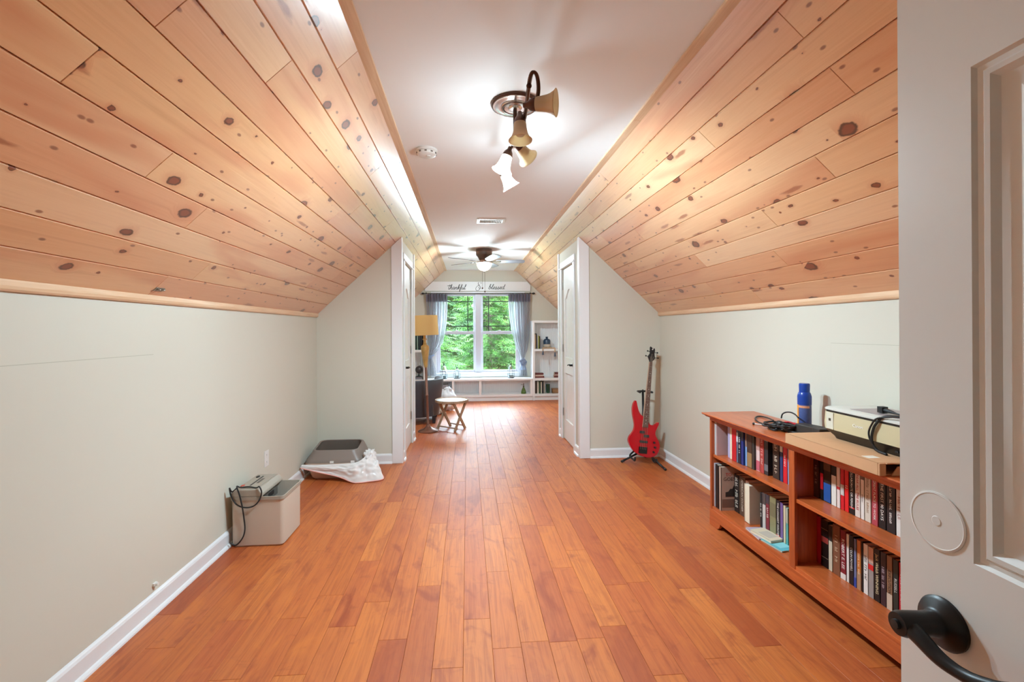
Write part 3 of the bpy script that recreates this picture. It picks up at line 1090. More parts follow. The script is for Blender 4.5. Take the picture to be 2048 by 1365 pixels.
# ---- sign board with script lettering
sgn = thing('sign_board', 'long white board lettered thankful & blessed above the window', 'sign', (0, YE - 0.020, 0))
dz = lambda x: slope_z(x) - 0.006
pts = [(-0.80, 2.062), (1.212, 2.062), (1.212, 2.170), (1.150, 2.238)]
xl_ = XL + (2.236 - KNEE + 0.006) / SLOPE
pts += [(xl_, 2.236), (-0.80, dz(-0.80))]
obj('board', MB().prism(pts, 'xz', -0.018, 0.0), M_TRIM, sgn, bevel=0.002)
obj('ledge', MB().box(xl_ + 0.0, 1.152, -0.030, 0.0, 2.228, 2.240), M_TRIM, sgn)
LET = {  # monoline strokes, x-height 1
    't': ([[(0.30, 2.0), (0.16, 1.2), (0.10, 0.4), (0.22, 0.02), (0.42, 0.12), (0.58, 0.45)], [(-0.45, 1.42), (-0.1, 1.55), (0.25, 1.50), (0.55, 1.58), (0.8, 1.75)]], 0.52),
    'h': ([[(0.05, 0.4), (0.35, 1.2), (0.50, 1.85), (0.40, 2.05), (0.27, 1.75), (0.20, 1.0), (0.12, 0.0)], [(0.14, 0.35), (0.38, 0.88), (0.58, 0.95), (0.62, 0.6), (0.56, 0.15), (0.70, 0.0), (0.88, 0.25)]], 0.82),
    'a': ([[(0.66, 0.85), (0.45, 1.0), (0.2, 0.8), (0.10, 0.4), (0.22, 0.04), (0.45, 0.14), (0.62, 0.6), (0.70, 0.95), (0.62, 0.3), (0.74, 0.0), (0.94, 0.25)]], 0.88),
    'n': ([[(0.05, 0.5), (0.22, 0.95), (0.20, 0.5), (0.14, 0.0)], [(0.16, 0.35), (0.38, 0.85), (0.56, 0.95), (0.62, 0.6), (0.56, 0.15), (0.70, 0.0), (0.88, 0.25)]], 0.82),
    'k': ([[(0.05, 0.4), (0.35, 1.2), (0.50, 1.85), (0.40, 2.05), (0.27, 1.75), (0.20, 1.0), (0.12, 0.0)], [(0.18, 0.45), (0.45, 0.95), (0.62, 0.85), (0.50, 0.58), (0.22, 0.48), (0.45, 0.3), (0.62, 0.0), (0.85, 0.2)]], 0.78),
    'f': ([[(0.0, 0.3), (0.32, 1.0), (0.55, 1.8), (0.46, 2.05), (0.34, 1.7), (0.28, 0.6), (0.20, -0.5), (0.10, -0.95), (0.02, -0.6), (0.2, -0.05), (0.5, 0.25)], [(0.08, 0.9), (0.55, 1.0)]], 0.50),
    'u': ([[(0.05, 0.5), (0.20, 0.95), (0.14, 0.4), (0.24, 0.04), (0.44, 0.15), (0.62, 0.6), (0.68, 0.95), (0.60, 0.3), (0.72, 0.0), (0.92, 0.3)]], 0.86),
    'l': ([[(0.0, 0.25), (0.30, 1.1), (0.48, 1.85), (0.38, 2.05), (0.26, 1.75), (0.18, 0.7), (0.24, 0.05), (0.42, 0.08), (0.56, 0.35)]], 0.48),
    'b': ([[(0.0, 0.3), (0.30, 1.1), (0.46, 1.85), (0.36, 2.05), (0.24, 1.75), (0.14, 0.7), (0.18, 0.1), (0.38, 0.0), (0.60, 0.25), (0.62, 0.7), (0.50, 0.95), (0.42, 0.8), (0.62, 0.72), (0.85, 0.8)]], 0.76),
    'e': ([[(0.0, 0.35), (0.30, 0.45), (0.56, 0.75), (0.46, 0.98), (0.24, 0.85), (0.13, 0.45), (0.22, 0.06), (0.46, 0.05), (0.68, 0.35)]], 0.62),
    's': ([[(0.0, 0.3), (0.25, 0.75), (0.36, 1.02), (0.40, 0.7), (0.52, 0.35), (0.46, 0.05), (0.22, 0.0), (0.12, 0.14), (0.4, 0.12), (0.68, 0.35)]], 0.62),
    'd': ([[(0.60, 0.85), (0.40, 1.0), (0.18, 0.8), (0.10, 0.4), (0.20, 0.05), (0.42, 0.12), (0.60, 0.6), (0.78, 1.5), (0.80, 2.0), (0.66, 1.2), (0.62, 0.3), (0.74, 0.0), (0.94, 0.3)]], 0.90),
    '&': ([[(1.25, 1.75), (1.05, 2.15), (0.70, 2.20), (0.45, 1.90), (0.55, 1.50), (0.95, 1.28), (0.50, 1.18), (0.12, 0.75), (0.10, 0.25), (0.40, -0.10), (0.85, -0.02), (1.15, 0.40), (1.20, 0.85), (0.95, 1.0), (0.80, 0.75), (1.0, 0.45), (1.3, 0.5)]], 1.2),
}
M_INK = mat('charcoal_vinyl_lettering', srgb(62, 64, 66), 0.6)


def write(text, x0, z0, width, xh, nm):
    tot = sum(LET[c][1] for c in text)
    sx_ = width / (tot + 0.15)
    mb = MB()
    x = 0.0
    for c in text:
        strokes, adv = LET[c]
        for s in strokes:
            p = [((x + a + 0.18 * b) * sx_ + x0, -0.0190, z0 + b * xh) for a, b in s]
            mb.tube(crom(p, 4), 0.0042, 6)
        x += adv
    obj(nm, mb, M_INK, sgn)


xa = on_y(896, 577, YE - 0.03).x
write('thankful', xa, 2.093, 0.335, 0.046, 'lettering')
write('&', on_y(950.5, 577, YE - 0.03).x, 2.078, 0.098, 0.072, 'lettering')
write('blessed', on_y(976.5, 577, YE - 0.03).x, 2.098, 0.318, 0.046, 'lettering')

# ---- curtain rod and curtains
RY, RZ = YE - 0.085, 2.012
rod = thing('curtain_rod', 'thin black curtain rod with turned finials above the window', 'curtain rod', (0, 0, 0))
obj('rod', MB().tube([(-0.80, RY, RZ), (1.235, RY, RZ)], 0.007, 10), M_BLACKM, rod, smooth=True)
for s, x in ((-1, -0.80), (1, 1.235)):
    Mx = Matrix.Translation((x, RY, RZ)) @ Matrix.Rotation(s * math.pi / 2, 4, 'Y')
    obj('finial', MB().lathe([(0.008, 0), (0.015, 0.004), (0.009, 0.012), (0.019, 0.026), (0.020, 0.036), (0.010, 0.050), (0.005, 0.060), (0.001, 0.062)], 16, Mx), M_BLACKM, rod, smooth=True)
    xb_ = x + (0.03 if s < 0 else -0.03)
    obj('bracket', MB().bar((xb_, RY, RZ), (xb_, YE - 0.04, RZ + 0.02), 0.012, 0.012), M_BLACKM, rod)
M_SHEER = mix_shader('grey_blue_sheer', [('BsdfDiffuse', srgb(164, 164, 172), 0.36, 0.5), ('BsdfTranslucent', srgb(200, 198, 202), 0.44, 0.5), ('BsdfTransparent', (1, 1, 1), 0.20, 0)])
M_HEADER = mix_shader('grey_curtain_header', [('BsdfDiffuse', srgb(132, 128, 142), 0.7, 0.5), ('BsdfTranslucent', srgb(150, 146, 152), 0.3, 0.5)])
for side in (-1, 1):
    if side < 0:
        tx0, tx1 = -0.772, -0.372
        rows = [(1.99, -0.772, -0.372), (1.86, -0.770, -0.366), (1.6, -0.765, -0.378), (1.35, -0.752, -0.405), (1.1, -0.740, -0.462), (0.95, -0.735, -0.545),
                (0.86, -0.735, -0.640), (0.83, -0.730, -0.672), (0.80, -0.735, -0.675), (0.70, -0.745, -0.640), (0.58, -0.752, -0.610), (0.46, -0.757, -0.590)]
        kx, kz = -0.690, 0.835
    else:
        rows = [(1.99, 0.780, 1.205), (1.86, 0.776, 1.202), (1.6, 0.790, 1.198), (1.35, 0.825, 1.188), (1.1, 0.880, 1.165), (0.95, 0.935, 1.140),
                (0.84, 0.990, 1.100), (0.76, 1.035, 1.078), (0.70, 1.028, 1.085), (0.62, 1.010, 1.100), (0.53, 0.992, 1.122), (0.435, 0.985, 1.135)]
        kx, kz = 1.052, 0.705
    cu = thing('curtain', 'grey blue sheer curtain gathered %s' % ('with a fabric rosette beside the bookshelf with the blue bottle' if side > 0 else 'behind the floor lamp'), 'curtain', (0, 0, 0))

    def row_at(z):
        for (za, a0, a1), (zb, b0, b1) in zip(rows[:-1], rows[1:]):
            if zb <= z <= za:
                t = (za - z) / (za - zb)
                return a0 + (b0 - a0) * t, a1 + (b1 - a1) * t
        return rows[-1][1:] if z < rows[-1][0] else rows[0][1:]

    zlo, zhi = rows[-1][0], rows[0][0]

    def surf(s, t, zlo=zlo, zhi=zhi, side=side):
        z = zhi + (zlo - zhi) * t
        a, b = row_at(z)
        wd = b - a
        amp = 0.026 * min(1, wd / 0.3) + 0.006
        ph = s * 2 * math.pi * 7.5 + side
        y = RY + amp * math.sin(ph) + 0.012 * math.sin(ph * 0.37 + 5 * t) + 0.01 * (1 - min(1, wd / 0.2))
        x = a + wd * (s + 0.018 * math.sin(ph * 0.5 + 3 * t))
        return (x, y, z)
    obj('fabric', MB().grid(surf, 110, 60), M_SHEER, cu, smooth=True)

    def head(s, t):
        p = surf(s, 0.086 * t)
        return (p[0], p[1] - 0.006, p[2] + 0.012 * (1 - t))
    obj('header', MB().grid(head, 110, 4), M_HEADER, cu, smooth=True)
    tb = MB()
    if side > 0:
        for k in range(9):
            a = 2 * math.pi * k / 9
            rr = 0.038 if k % 2 else 0.050
            p = Vector((kx + rr * math.cos(a), RY - 0.035, kz + rr * math.sin(a)))
            tb.sphere(p, 0.026, 10, 6, (1, 0.7, 1))
        tb.sphere((kx, RY - 0.050, kz), 0.030, 12, 8)
        for dx in (-0.02, 0.02):
            tb.grid(lambda s, t, dx=dx: (kx + dx + (s - 0.5) * (0.02 + 0.045 * t) + dx * t * 0.8, RY - 0.045 - 0.004 * math.sin(9 * s), kz - 0.02 - 0.13 * t), 6, 6)
    else:
        tb.tube([(kx + 0.052 * math.cos(a), RY + 0.045 * math.sin(a), kz + 0.012 * math.cos(a)) for a in [2 * math.pi * i / 24 for i in range(24)]], 0.014, 8, closed=True)
        for k in range(5):
            tb.sphere((kx - 0.04 + 0.012 * k, RY - 0.045, kz - 0.035 + 0.014 * (k % 3)), 0.020, 10, 6, (1, 0.7, 1))
    obj('tieback', tb, mix_shader('tieback_fabric', [('BsdfDiffuse', srgb(146, 156, 176), 0.7, 0.5), ('BsdfTranslucent', srgb(170, 184, 208), 0.3, 0.5)]), cu, smooth=True)

# ---- glass lanterns on the seat
M_LGLASS = mix_shader('lantern_glass', [('BsdfTransparent', (0.96, 0.98, 0.98), 0.86, 0), ('BsdfGlossy', (1, 1, 1), 0.14, 0.03)])
M_CANDLE = mat('blue_grey_candle', srgb(120, 142, 148), 0.6)
M_WIRE = mat('dark_wire', (0.02, 0.025, 0.024), 0.4, 0.5)
lan = [(888, 758, 0.30, 'tall glass lantern with a grey candle, next to the gathered left curtain'),
       (914, 757, 0.225, 'short glass lantern with a grey candle, between the tall lantern and the window mullion'),
       (1022, 756, 0.29, 'glass lantern with a grey candle, next to the curtain rosette')]
for u, v, hh, lab in lan:
    p = on_y(u, v, 8.53)
    L = thing('lantern', lab, 'lantern', (p.x, 8.53, 0.413), group='lanterns on the window seat')
    r = 0.062
    obj('base', MB().lathe([(0.001, 0), (r, 0), (r, 0.012), (0.001, 0.012)], 8), M_WIRE, L)
    obj('candle', MB().lathe([(0.001, 0.012), (0.042, 0.012), (0.042, 0.062), (0.001, 0.058)], 20), M_CANDLE, L, smooth=True, angle=30)
    n = 6
    prof_ = [(r, 0.012), (r * 1.05, hh * 0.45), (r * 0.55, hh * 0.72), (0.012, hh * 0.84)]
    rings = [[(q * math.cos(2 * math.pi * i / n), q * math.sin(2 * math.pi * i / n), z) for i in range(n)] for q, z in prof_]
    obj('glass', MB().loft(rings, False, False), M_LGLASS, L)
    mb = MB()
    for i in range(n):
        mb.tube([rg[i] for rg in rings], 0.0022, 5)
    for rg in rings[:3]:
        mb.tube(rg, 0.0022, 5, closed=True)
    obj('wire_frame', mb, M_WIRE, L)
    mb = MB().lathe([(0.014, hh * 0.83), (0.012, hh * 0.93), (0.005, hh * 0.97), (0.001, hh * 0.97)], 10)
    mb.tube(crom([(0.018 * math.cos(a), 0, hh * 0.97 + 0.012 + 0.018 * math.sin(a)) for a in [2 * math.pi * i / 12 for i in range(12)]], 2, True), 0.0022, 5, closed=True)
    obj('cap', mb, M_WIRE, L)

# ---- small things on the white shelves
def small_book(x, y, z, th, h, d, col, label, lean=0.0, group=None, flat=False, dz_=0.0):
    """spine faces -Y; thickness along X (or Z when lying flat)"""
    b = MB()
    if flat:
        b.box(0, d, 0, h, 0, 0.002).box(0, d, 0, h, th - 0.002, th).box(0, d, 0, 0.003, 0, th)
        pg = MB().box(0.004, d - 0.004, 0.003, h - 0.004, 0.002, th - 0.002)
    else:
        b.box(0, 0.002, 0, d, 0, h).box(th - 0.002, th, 0, d, 0, h).box(0, th, 0, 0.003, 0, h)
        pg = MB().box(0.002, th - 0.002, 0.003, d - 0.004, 0.003, h - 0.004)
    o = obj('book', b, mat('cover_%d_%d_%d' % col, srgb(*col), 0.55, vary=0.08))
    o.location = (x, y, z)
    o.rotation_euler = (0, lean, dz_)
    tag(o, label, 'book', group)
    obj('pages', pg, M_PAPER, o)
    return o


GRP = 'books on the white built in shelves'
x = 1.256
for th, h, col, lab, ln in ((0.022, 0.27, (214, 186, 150), 'tan paperback at the side of the shelf with the blue bottle', 0.0),
                            (0.018, 0.285, (60, 62, 66), 'tall charcoal hardcover next to the tan paperback, above the red books', 0.04),
                            (0.020, 0.25, (188, 186, 178), 'pale grey paperback leaning beside the charcoal hardcover', 0.06),
                            (0.012, 0.245, (196, 204, 70), 'thin yellow green paperback leaning towards the blue bottle', 0.09),
                            (0.016, 0.235, (52, 48, 46), 'black paperback leaning outermost towards the blue bottle', 0.11)):
    small_book(x, 8.47, 0.9605, th, h, 0.16, col, lab, -0.0 - ln * 0.0, GRP)
    x += th + 0.004
x = 1.256
for th, h, col, lab in ((0.040, 0.235, (62, 44, 38), 'thick dark brown book in the lowest cubby of the shelf'),
                        (0.030, 0.228, (214, 208, 194), 'white spined book next to the thick dark brown book'),
                        (0.034, 0.225, (66, 88, 62), 'dark green book in the lowest cubby beside the white spine'),
                        (0.022, 0.218, (206, 204, 190), 'narrow cream book between the dark green book and the black one'),
                        (0.030, 0.230, (38, 36, 38), 'black book in the lowest cubby near the green glass'),
                        (0.020, 0.226, (176, 168, 156), 'beige book nearest the green glass in the lowest cubby')):
    small_book(x, 8.47, 0.1185, th, h, 0.17, col, lab, 0, GRP)
    x += th + 0.002
for k, (w_, d_, th, col, lab, xx) in enumerate(((0.17, 0.125, 0.030, (120, 52, 48), 'dark red book at the bottom of the flat stack', 1.262), (0.15, 0.12, 0.026, (214, 190, 176), 'pale pink book in the middle of the flat stack', 1.258), (0.155, 0.12, 0.030, (104, 46, 44), 'maroon book on top of the flat stack', 1.264))):
    z = 0.4135 + sum((0.030, 0.026, 0.030)[:k]) + 0.0005 * k
    small_book(xx, 8.46, z, th, d_, w_, col, lab, 0, GRP, True)
x = 1.62
for k, (th, col, lab) in enumerate(((0.035, (116, 50, 48), 'small red book at the bottom of the short pile near the jamb'), (0.030, (190, 150, 140), 'small pink book in the middle of the short pile'), (0.030, (98, 44, 46), 'small maroon book topping the short pile'))):
    small_book(x + 0.006 * k, 8.47, 0.4135 + (0, 0.0355, 0.066)[k], th, 0.11, 0.10, col, lab, 0, GRP, True)
# left unit
x = -1.005
for th, h, col, lab in ((0.040, 0.27, (34, 40, 40), 'black tall book behind the lamp stem'), (0.032, 0.262, (28, 52, 48), 'dark teal book behind the lamp stem'),
                        (0.018, 0.255, (150, 176, 160), 'thin pale green book behind the lamp stem'), (0.038, 0.268, (30, 44, 46), 'blackish green thick book behind the lamp stem'), (0.034, 0.26, (40, 40, 44), 'charcoal book behind the lamp stem, at the upright')):
    small_book(x, 8.47, 0.9605, th, h, 0.17, col, lab, 0, GRP)
    x += th + 0.002
small_book(-1.065, 8.45, 0.4135, 0.022, 0.17, 0.23, (150, 150, 156), 'grey book lying flat under the globe', 0, GRP, True)
small_book(-1.06, 8.45, 0.436, 0.022, 0.165, 0.22, (120, 112, 118), 'mauve grey book lying directly under the globe foot', 0, GRP, True)

gp = on_y(837, 738, 8.52)
gl = thing('globe', 'small dark desk globe on a black foot, standing on flat books', 'globe', (-0.905, 8.535, 0.4585))
obj('foot', MB().lathe([(0.001, 0), (0.052, 0), (0.048, 0.010), (0.016, 0.020), (0.010, 0.050), (0.018, 0.058), (0.001, 0.060)], 20), M_BLACK, gl, smooth=True, angle=40)
obj('sphere', MB().sphere((0, 0, 0.130), 0.068, 24, 16), mat('dark_globe', srgb(58, 56, 58), 0.35, vary=0.6, vscale=30), gl, smooth=True)
arc = [(0.077 * math.sin(a), 0, 0.130 - 0.077 * math.cos(a)) for a in [math.pi * k / 16 for k in range(17)]]
obj('meridian', MB().tube(arc, 0.004, 6), M_BRONZE, gl, smooth=True)

bt = thing('bottle', 'dark blue ceramic bottle with a cream band on the white shelf', 'bottle', (1.497, 8.53, 0.9885))
obj('body', MB().lathe([(0.062, 0.052), (0.066, 0.054), (0.066, 0.125), (0.056, 0.145), (0.030, 0.156), (0.022, 0.160), (0.022, 0.186), (0.026, 0.190), (0.026, 0.196), (0.017, 0.196), (0.017, 0.165)], 28, cap=False), mat('navy_glaze', srgb(44, 66, 88), 0.25), bt, smooth=True, angle=50)
obj('cream_band', MB().lathe([(0.001, 0), (0.062, 0), (0.066, 0.006), (0.066, 0.054), (0.001, 0.056)], 28), mat('cream_clay', srgb(206, 194, 176), 0.7), bt, smooth=True, angle=40)
small_book(1.415, 8.45, 0.9605, 0.027, 0.15, 0.17, (172, 150, 122), 'tan book lying flat under the blue bottle', 0, GRP, True)
gar = thing('bead_garland', 'wooden bead garland with grey blue tassels hanging off the shelf edge', 'garland', (0, 0, 0))
gp_ = crom([(1.400, 8.405, 0.935), (1.402, 8.400, 0.972), (1.43, 8.425, 0.973), (1.50, 8.432, 0.973), (1.56, 8.430, 0.973), (1.60, 8.42, 0.973), (1.622, 8.400, 0.972), (1.626, 8.402, 0.930), (1.627, 8.403, 0.905)], 6)
mb = MB()
for p in gp_[::2]:
    mb.sphere(p, 0.0115, 8, 6)
obj('bead_string', mb, mat('pale_wood_bead', srgb(206, 178, 146), 0.6), gar, smooth=True)
M_TASS = mat('slate_blue_yarn', srgb(82, 96, 112), 0.9)
for x, y, z in ((1.400, 8.404, 0.932), (1.627, 8.403, 0.900)):
    mb = MB().lathe([(0.004, 0), (0.011, -0.006), (0.010, -0.020), (0.013, -0.026), (0.021, -0.085), (0.001, -0.085)], 14, Matrix.Translation((x, y, z)))
    obj('tassel', mb, M_TASS, gar, smooth=True, angle=40)
tu = thing('tumbler', 'dark green glass tumbler beside the books in the lowest cubby', 'glass', (1.512, 8.53, 0.1185))
obj('body', MB().lathe([(0.001, 0), (0.030, 0), (0.040, 0.165), (0.037, 0.165), (0.028, 0.008), (0.001, 0.008)], 24), mat('green_glass', srgb(36, 82, 62), 0.12, trans=0.35), tu, smooth=True, angle=40)
obj('rim', MB().lathe([(0.040, 0.163), (0.041, 0.168), (0.037, 0.168), (0.037, 0.163)], 24, cap=False), MATS['green_glass'], tu)
bx = thing('wooden_box', 'small brown wooden box at the end of the lowest cubby', 'box', (1.655, 8.52, 0.1185))
M_BOXW = wood_material('brown_box_wood', srgb(120, 84, 54), srgb(170, 126, 84))
mb = MB().box(-0.07, 0.07, -0.05, 0.05, 0, 0.006).box(-0.07, 0.07, -0.05, -0.044, 0, 0.075).box(-0.07, 0.07, 0.044, 0.05, 0, 0.075).box(-0.07, -0.064, -0.05, 0.05, 0, 0.075).box(0.064, 0.07, -0.05, 0.05, 0, 0.075)
obj('body', mb, M_BOXW, bx)
obj('lid', MB().box(-0.073, 0.073, -0.053, 0.053, 0.076, 0.090), M_BOXW, bx, bevel=0.003)
gb = thing('sprayer_bottle', 'olive green glass plant mister in the window seat cubby', 'plant mister', (1.045, 8.50, 0.1185))
obj('bottle', MB().lathe([(0.001, 0), (0.046, 0), (0.049, 0.008), (0.046, 0.040), (0.030, 0.085), (0.014, 0.115), (0.012, 0.128), (0.001, 0.128)], 24), mat('olive_glass', srgb(92, 122, 52), 0.15, trans=0.3), gb, smooth=True, angle=50)
mb = MB().lathe([(0.014, 0.126), (0.015, 0.140), (0.008, 0.148), (0.006, 0.175), (0.010, 0.178), (0.010, 0.188), (0.001, 0.190)], 14)
mb.tube([(0, 0, 0.160), (-0.040, 0, 0.168), (-0.052, 0, 0.163)], 0.004, 8)
obj('pump', mb, mat('dark_brass', srgb(86, 74, 60), 0.35, 0.8), gb, smooth=True)

# ---- floor lamp
lp = Vector((-0.519, 6.00, 0))
fl_ = thing('floor_lamp', 'gold urn floor lamp with a yellow drum shade in front of the armchair', 'floor lamp', lp)
lean = Matrix.Rotation(math.radians(-1.9), 4, 'Y')
M_GOLD = mat('aged_gold_leaf', srgb(196, 158, 96), 0.45, 0.35, vary=0.3, vscale=18)
M_BRNZ2 = mat('copper_brown_pole', srgb(140, 100, 84), 0.35, 0.5, vary=0.2, vscale=20)
obj('base', MB().lathe([(0.001, 0), (0.132, 0), (0.134, 0.010), (0.120, 0.020), (0.070, 0.034), (0.034, 0.060), (0.024, 0.085), (0.001, 0.085)], 36, lean), M_BRNZ2, fl_, smooth=True, angle=40)
obj('pole', MB().lathe([(0.019, 0.083), (0.021, 0.095), (0.017, 0.105), (0.017, 0.46), (0.021, 0.465), (0.021, 0.478), (0.018, 0.483), (0.016, 0.84), (0.001, 0.84)], 20, lean), M_BRNZ2, fl_, smooth=True, angle=40)
obj('urn', MB().lathe([(0.001, 0.836), (0.021, 0.836), (0.021, 0.850), (0.026, 0.87), (0.037, 0.96), (0.050, 1.05), (0.055, 1.09), (0.050, 1.115), (0.030, 1.128), (0.020, 1.140), (0.026, 1.148), (0.018, 1.158),
                           (0.017, 1.190), (0.028, 1.200), (0.030, 1.208), (0.017, 1.215), (0.017, 1.262), (0.001, 1.262)], 28, lean), M_GOLD, fl_, smooth=True, angle=50)
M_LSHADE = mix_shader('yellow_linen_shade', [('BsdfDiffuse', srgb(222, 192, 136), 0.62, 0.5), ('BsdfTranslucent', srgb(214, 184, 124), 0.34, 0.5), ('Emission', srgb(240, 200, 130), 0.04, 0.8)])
z0, z1 = 1.255, 1.512
rings = [[(r * math.cos(2 * math.pi * i / 40), r * math.sin(2 * math.pi * i / 40), z) for i in range(40)] for r, z in ((0.183, z0), (0.176, z1), (0.173, z1), (0.180, z0))]
obj('lamp_shade', MB().loft(rings + [rings[0]], False, False, True, lean), M_LSHADE, fl_, smooth=True, angle=40)
mb = MB().tube([(0, 0, 1.26), (0, 0, 1.50)], 0.005, 8, M=lean)
for a in (0, 2.1, 4.2):
    mb.tube([(0, 0, 1.49), (0.175 * math.cos(a), 0.175 * math.sin(a), 1.49)], 0.003, 6, M=lean)
obj('shade_harp', mb, M_BRNZ2, fl_)

# ---- folding tray stool
st_c = Vector((-0.215, 6.10, 0))
ux = Vector((0.153, 0.19, 0)).normalized()
vx = Vector((-ux.y, ux.x, 0))
sto = thing('folding_stool', 'round top wooden folding tray table with crossed legs', 'folding table', st_c)
M_TRAY = mat('whitewashed_tray', srgb(206, 214, 220), 0.4, vary=0.12, vscale=14)
M_LEGW = wood_material('weathered_leg_wood', srgb(150, 122, 98), srgb(190, 162, 134), 0.6, (20, 20, 4), 0)
obj('tray_top', MB().lathe([(0.001, 0.372), (0.205, 0.372), (0.205, 0.388), (0.001, 0.388)], 40), M_TRAY, sto, smooth=True, angle=30)
obj('rim', MB().lathe([(0.203, 0.368), (0.221, 0.368), (0.223, 0.380), (0.221, 0.398), (0.214, 0.398), (0.204, 0.388)], 40, cap=False), M_LEGW, sto, smooth=True, angle=30)
for s in (-1, 1):
    for k, (p, q) in enumerate(((-0.120, 0.115), (0.120, -0.115))):
        off = vx * (s * (0.150 if k == 0 else 0.128))
        a = ux * p + off
        b = ux * q + off + Vector((0, 0, 0.372))
        obj('leg', MB().bar(a + Vector((0, 0, 0.004)), b, 0.030, 0.019, vx), M_LEGW, sto)
for p, zz, w2 in ((-0.108, 0.045, 0.150), (0.108, 0.045, 0.128), (-0.115, 0.355, 0.128), (0.115, 0.355, 0.150)):
    obj('stretcher', MB().bar(ux * p - vx * w2 + Vector((0, 0, zz)), ux * p + vx * w2 + Vector((0, 0, zz)), 0.018, 0.014), M_LEGW, sto)

# ---- armchair seen from behind
M_LEATH = mat('charcoal_leather', srgb(70, 70, 76), 0.38, bump=0.15, bscale=60)
M_LEATH_D = mat('black_wood_foot', (0.02, 0.018, 0.02), 0.4)
ac = thing('armchair', 'charcoal leather tub armchair turned to the window', 'armchair', (-0.765, 6.68, 0), math.radians(4))
n = 20
outer, inner = [], []
for k in range(n + 1):
    a = math.radians(180 + 180 * k / n)
    outer.append((0.385 * math.cos(a), 0.34 * math.sin(a) * 0.95))
path = [(-0.385, 0.36)] + outer + [(0.385, 0.36)]
def shell(z, grow, th):
    o_ = [(x * (1 + grow), y * (1 + grow) if y < 0 else y) for x, y in path]
    i_ = [(x * (1 + grow) * (1 - th / 0.385), (y * (1 + grow) * (1 - th / 0.34) if y < 0 else y)) for x, y in reversed(path)]
    return [(x, y, z) for x, y in o_ + i_]
obj('tub_back', MB().loft([shell(0.10, -0.10, 0.11), shell(0.13, -0.085, 0.11), shell(0.35, -0.02, 0.12), shell(0.55, 0.055, 0.13), shell(0.60, 0.065, 0.115), shell(0.615, 0.055, 0.09)]), M_LEATH, ac, smooth=True, angle=50)
obj('seat_base', MB().prism(rrect(-0.27, 0.27, -0.24, 0.36, 0.05), 'xy', 0.10, 0.28), M_LEATH, ac, bevel=0.01)
obj('seat_cushion', MB().prism(rrect(-0.265, 0.265, -0.23, 0.375, 0.06), 'xy', 0.281, 0.41), M_LEATH, ac, bevel=0.03, seg=4)
for x, y in ((-0.27, -0.20), (0.27, -0.20), (-0.29, 0.30), (0.29, 0.30)):
    obj('foot', MB().loft([[(x - 0.02, y - 0.02, 0), (x + 0.02, y - 0.02, 0), (x + 0.02, y + 0.02, 0), (x - 0.02, y + 0.02, 0)],
                           [(x - 0.03, y - 0.03, 0.11), (x + 0.03, y - 0.03, 0.11), (x + 0.03, y + 0.03, 0.11), (x - 0.03, y + 0.03, 0.11)]]), M_LEATH_D, ac)

# ---- white bag and cream bundle on the floor behind the stool, dark box in the cubby
def lump(c, r, sc, seed, amp=0.25, n=28, m=18, floor=True):
    mb = MB()
    vs = []
    for j in range(m + 1):
        for i in range(n):
            th, ph = math.pi * j / m, 2 * math.pi * i / n
            d = Vector((math.sin(th) * math.cos(ph), math.sin(th) * math.sin(ph), math.cos(th)))
            k = 1 + amp * noise.noise(d * 2.2 + Vector((seed, 0, 0))) + amp * 0.6 * noise.noise(d * 5 + Vector((0, seed, 0)))
            p = Vector((d.x * sc[0], d.y * sc[1], d.z * sc[2])) * r * k + Vector(c)
            if floor and p.z < 0.002:
                p.z = 0.002
            vs.append(p)
    fs = []
    for j in range(m):
        for i in range(n):
            i2 = (i + 1) % n
            fs.append((j * n + i, j * n + i2, (j + 1) * n + i2, (j + 1) * n + i))
    return mb.add(vs, fs)


bagp = on_z(893, 836)
wb = thing('white_bag', 'white crumpled plastic bag on the floor behind the folding table', 'bag', (-0.345, 7.52, 0))
obj('bag', lump((0, 0, 0.17), 0.16, (0.95, 0.8, 1.1), 3.0, 0.3), mat('white_film', srgb(222, 224, 230), 0.4), wb, smooth=True)
obj('knot', lump((0.02, 0, 0.345), 0.05, (1.3, 0.9, 0.8), 8.0, 0.5, 16, 10, False), MATS['white_film'], wb, smooth=True)
sh = thing('plush_toy', 'cream plush dog toy with black spots beside the armchair', 'plush toy', (-0.40, 7.28, 0))
obj('body', lump((-0.02, -0.06, 0.075), 0.075, (1.0, 1.0, 1.0), 5.0, 0.12, 20, 14), mat('cream_plush', srgb(218, 206, 186), 0.9, sheen=0.4), sh, smooth=True)
obj('head', lump((-0.01, -0.09, 0.185), 0.055, (1, 1, 1), 2.0, 0.1, 18, 12, False), MATS['cream_plush'], sh, smooth=True)
mb = MB()
for p in ((-0.05, -0.125, 0.20), (0.03, -0.125, 0.215), (-0.01, -0.142, 0.178)):
    mb.sphere(p, 0.016, 10, 8)
obj('eyes_and_nose', mb, M_BLACK, sh, smooth=True)
mb = MB()
mb.sphere((-0.06, -0.11, 0.022), 0.030, 12, 8, (1, 1.3, 0.8))
mb.sphere((0.03, -0.12, 0.022), 0.030, 12, 8, (1, 1.3, 0.8))
obj('paws', mb, MATS['cream_plush'], sh, smooth=True)
db = thing('storage_box', 'grey box with a dark band in the left window seat cubby', 'box', (-0.46, 8.53, 0.1185))
obj('body', MB().box(-0.09, 0.09, -0.07, 0.08, 0, 0.19), mat('grey_box_board', srgb(140, 140, 146), 0.6), db, bevel=0.004)
obj('band', MB().box(-0.0905, 0.0905, -0.0712, 0.0805, 0.085, 0.11), M_BLACK, db)
